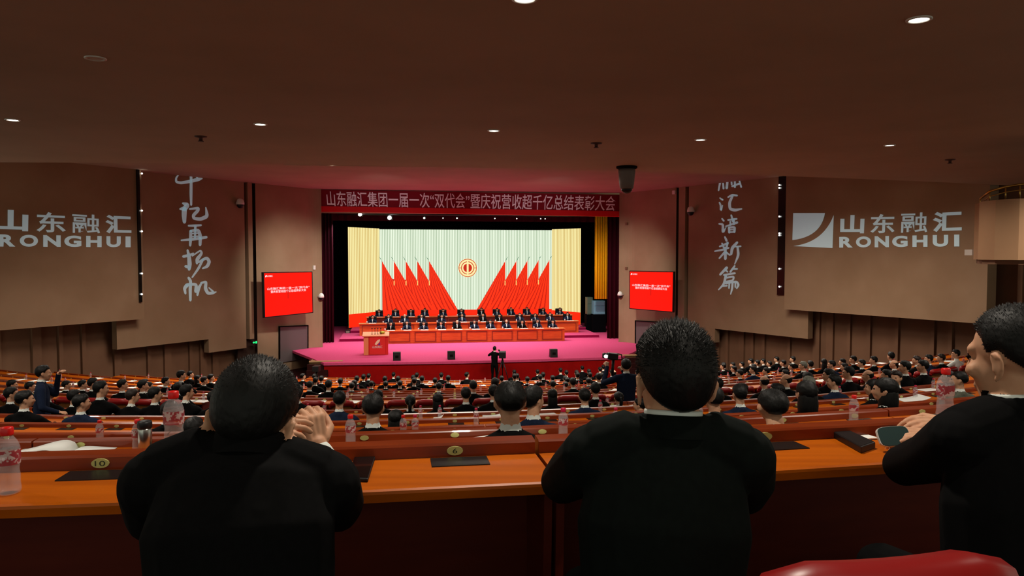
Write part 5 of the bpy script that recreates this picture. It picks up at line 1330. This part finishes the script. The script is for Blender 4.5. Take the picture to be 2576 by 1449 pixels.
# open booklet on the second desk at the left
p = on_desk(1, 185, 1148, .002); p = rp(1, row_x(1, 190), -.12, .001); e = empty('open_booklet', p, 'open white booklet with curled pages on the second desk, far left', 'booklet')
u, n = row_n(p.x)
m = MB(); N = 14
for sgn_, ln, hgt in ((-1, .30, .055), (1, .21, .012)):
    prev = None; rows = []
    for i in range(N + 1):
        t = i / N; x = sgn_ * ln * t; z = hgt * math.sin(math.pi * min(1, t * 1.05) ** .6) * (1 - t * .55) + .004
        a = p + u * x + n * .11 + Vector((0, 0, z)); b = p + u * x - n * .11 + Vector((0, 0, z)); rows.append((m.bm.verts.new(a), m.bm.verts.new(b)))
    for (a, b), (c_, d_) in zip(rows, rows[1:]): f_ = m.bm.faces.new((a, b, d_, c_)); f_.smooth = True
pg = m.build('pages', M_paper, e); md = pg.modifiers.new('t', 'SOLIDIFY'); md.thickness = .004
# steel flask on the second desk
p = rp(1, row_x(1, 377), -.12, .0005); e = empty('vacuum_flask', p, 'steel flask with black lid beside a bottle on the second desk', 'flask')
m = MB(); m.lathe([(.034, 0), (.037, .004), (.037, .13), (.034, .138)], p, 28); m.build('body', M_steel, e)
m = MB(); m.lathe([(.0355, .136), (.039, .142), (.039, .165), (.036, .176), (.02, .18), (.001, .181)], p, 28); m.build('lid', M_black, e)
p = on_desk(1, 1075, 1117, .0008); 

# ------------------------------------------------------------------ standing people and camera gear
def standing(targets, yaw=0.0, hh=1.72, look=None):
    """standing figure facing +Y; targets are the two wrist places"""
    f = Fig(); k = hh / 1.72
    for s in (-1, 1):
        f.limb([(s * .09, 0, .88, .095), (s * .10, .01, .66, .078), (s * .10, .02, .48, .058), (s * .10, -.01, .28, .056), (s * .10, -.02, .09, .042)]); f.limb([(s * .10, -.04, .045, .04), (s * .11, .10, .035, .036), (s * .115, .17, .028, .026)], SHOE, .8)
    f.limb([(0, 0, .90, .160, .75), (0, -.01, 1.05, .150, .72), (0, 0, 1.22, .165, .68), (0, 0, 1.34, .15, .64), (0, 0, 1.40, .11, .7)]); f.limb([(-.17, 0, 1.385, .07), (0, 0, 1.43, .066), (.17, 0, 1.385, .07)], SUIT, .9)
    f.limb([(0, -.004, 1.44, .07), (0, .0, 1.462, .062)]); f.limb([(0, .004, 1.478, .056), (0, .005, 1.483, .055)], SHIRT); f.limb([(0, 0, 1.44, .052), (0, .015, 1.54, .05)], SKIN); hc = Vector((0, .03, 1.61)); head(f, hc, rotz(yaw))
    for s, (w_, e_, d_) in zip((-1, 1), targets):
        f.limb([(s * .19, 0, 1.37, .066), (*e_, .052)]); f.limb([(*e_, .05), (*w_, .036)]); hand(f, w_, d_, (0, -.4, 1), .7, -s)
    me = f.build('person', .014)
    for m_ in (M_skin, M_suit, M_shirt, M_lip, M_eye, M_shoe): me.materials.append(m_)
    return me, hc, yaw
me, hc, q = standing([((-.10, .22, 1.56), (-.30, .16, 1.20), (.4, .3, .4)), ((.22, .22, 1.0), (.30, .02, 1.10), (0, 1, 0))], R(0))
p = P(103, 919, 11.3); put_person(me, hc, q, (p.x, p.y, ROWF[5]), R(-62), 'person in navy suit standing at the left with a hand to the mouth', None, 's', None, 'n', (1, 1, (p.z - ROWF[5]) / 1.725))
me, hc, q = standing([((-.24, .44, 1.52), (-.34, .22, 1.26), (.1, .5, .8)), ((.02, .40, 1.45), (.30, .20, 1.16), (-.4, .5, .6))])
p = P(1576, 903, 13.9); H_ = (p.z - ROWF[6]) / 1.725; put_person(me, hc, q, (p.x, p.y, ROWF[6]), R(4), 'person in navy suit standing in the aisle and raising a camera with lit lamp', None, 's', None, 'n', (1.12, 1.05, H_))
b = P(1541, 930, 14.35); e = empty('camera_rig', b, 'black camera with lit lamp on a short pole, raised by the standing person', 'camera')
t = P(1543, 905, 14.35); m = MB(); m.tube([b + Vector((0, 0, -.12)), b, t], .028, 8); m.build('pole', M_black, e)
c = P(1541, 896, 14.35); m = MB(); m.box(c, (.20, .16, .12), (1, 0, -.1), (0, 1, 0), (.1, 0, 1)); m.build('camera_body', M_black, e, bevel=.015)
m = MB(); m.lathe([(.05, 0), (.055, .06), (.05, .10)], c + Vector((-.09, 0, .01)), 12, axis=(-1, .3, 0)); m.build('lens_barrel', M_black, e)
l = P(1524.5, 896, 14.33); m = MB(); m.ball(l, (.045, .04, .035), 10); m.build('lamp', mat('camera lamp glow', (1, 1, 1, 1), .4, emit=(.95, 1, 1, 1), estr=5), e)
m = MB(); m.tube([c + Vector((.08, 0, .05)), c + Vector((.17, 0, .03)), c + Vector((.18, 0, -.06))], .012, 6); m.build('cable', M_black, e)
me, hc, q = standing([((-.02, .26, 1.52), (-.30, .12, 1.30), (.5, .5, .3)), ((.16, .30, 1.52), (.34, .14, 1.30), (-.3, .6, .3))])
d = 36.3; p = P(1244, 871, d); put_person(me, hc, q, (p.x, d, 0), R(-8), 'person in black standing before the stage and taking a picture', None, 's', None, 'k', (1.02, 1.02, p.z / 1.725))
def tripod(px, py, d, zf, lab, k=1.0):
    c = P(px, py, d); e = empty('video_camera', (c.x, c.y, zf), lab, 'camera')
    m = MB(); m.box(c, (.22 * k, .34 * k, .2 * k)); m.build('camera_body', M_black, e, bevel=.02)
    m = MB(); m.lathe([(.06 * k, 0), (.07 * k, .12), (.075 * k, .16)], c + Vector((0, .15 * k, 0)), 12, axis=(0, 1, 0)); m.build('lens_barrel', M_black, e)
    m = MB(); m.tube([c + Vector((-.02, -.15, -.1)), c + Vector((.05, -.42, -.2))], .015, 6); m.build('pan_handle', M_black, e)
    top = c + Vector((0, 0, -.1 * k)); m = MB(); m.tube([top, Vector((c.x, c.y, zf + (c.z - zf) * .55))], .04, 8); m.build('centre_column', M_black, e)
    for a in (1.57, 3.67, 5.76):
        m = MB(); m.tube([top + Vector((0, 0, -.06)), Vector((c.x + .42 * math.cos(a), c.y + .42 * math.sin(a), zf + .012))], [.028, .018], 6); m.build('leg', M_black, e)
tripod(796, 927, 32.2, ROWF[14], 'black video camera on a tripod at the left front of the audience', 1.25)
tripod(1264, 892, 36.2, 0.0, 'black video camera on a tripod right of the person before the stage', 1.5)
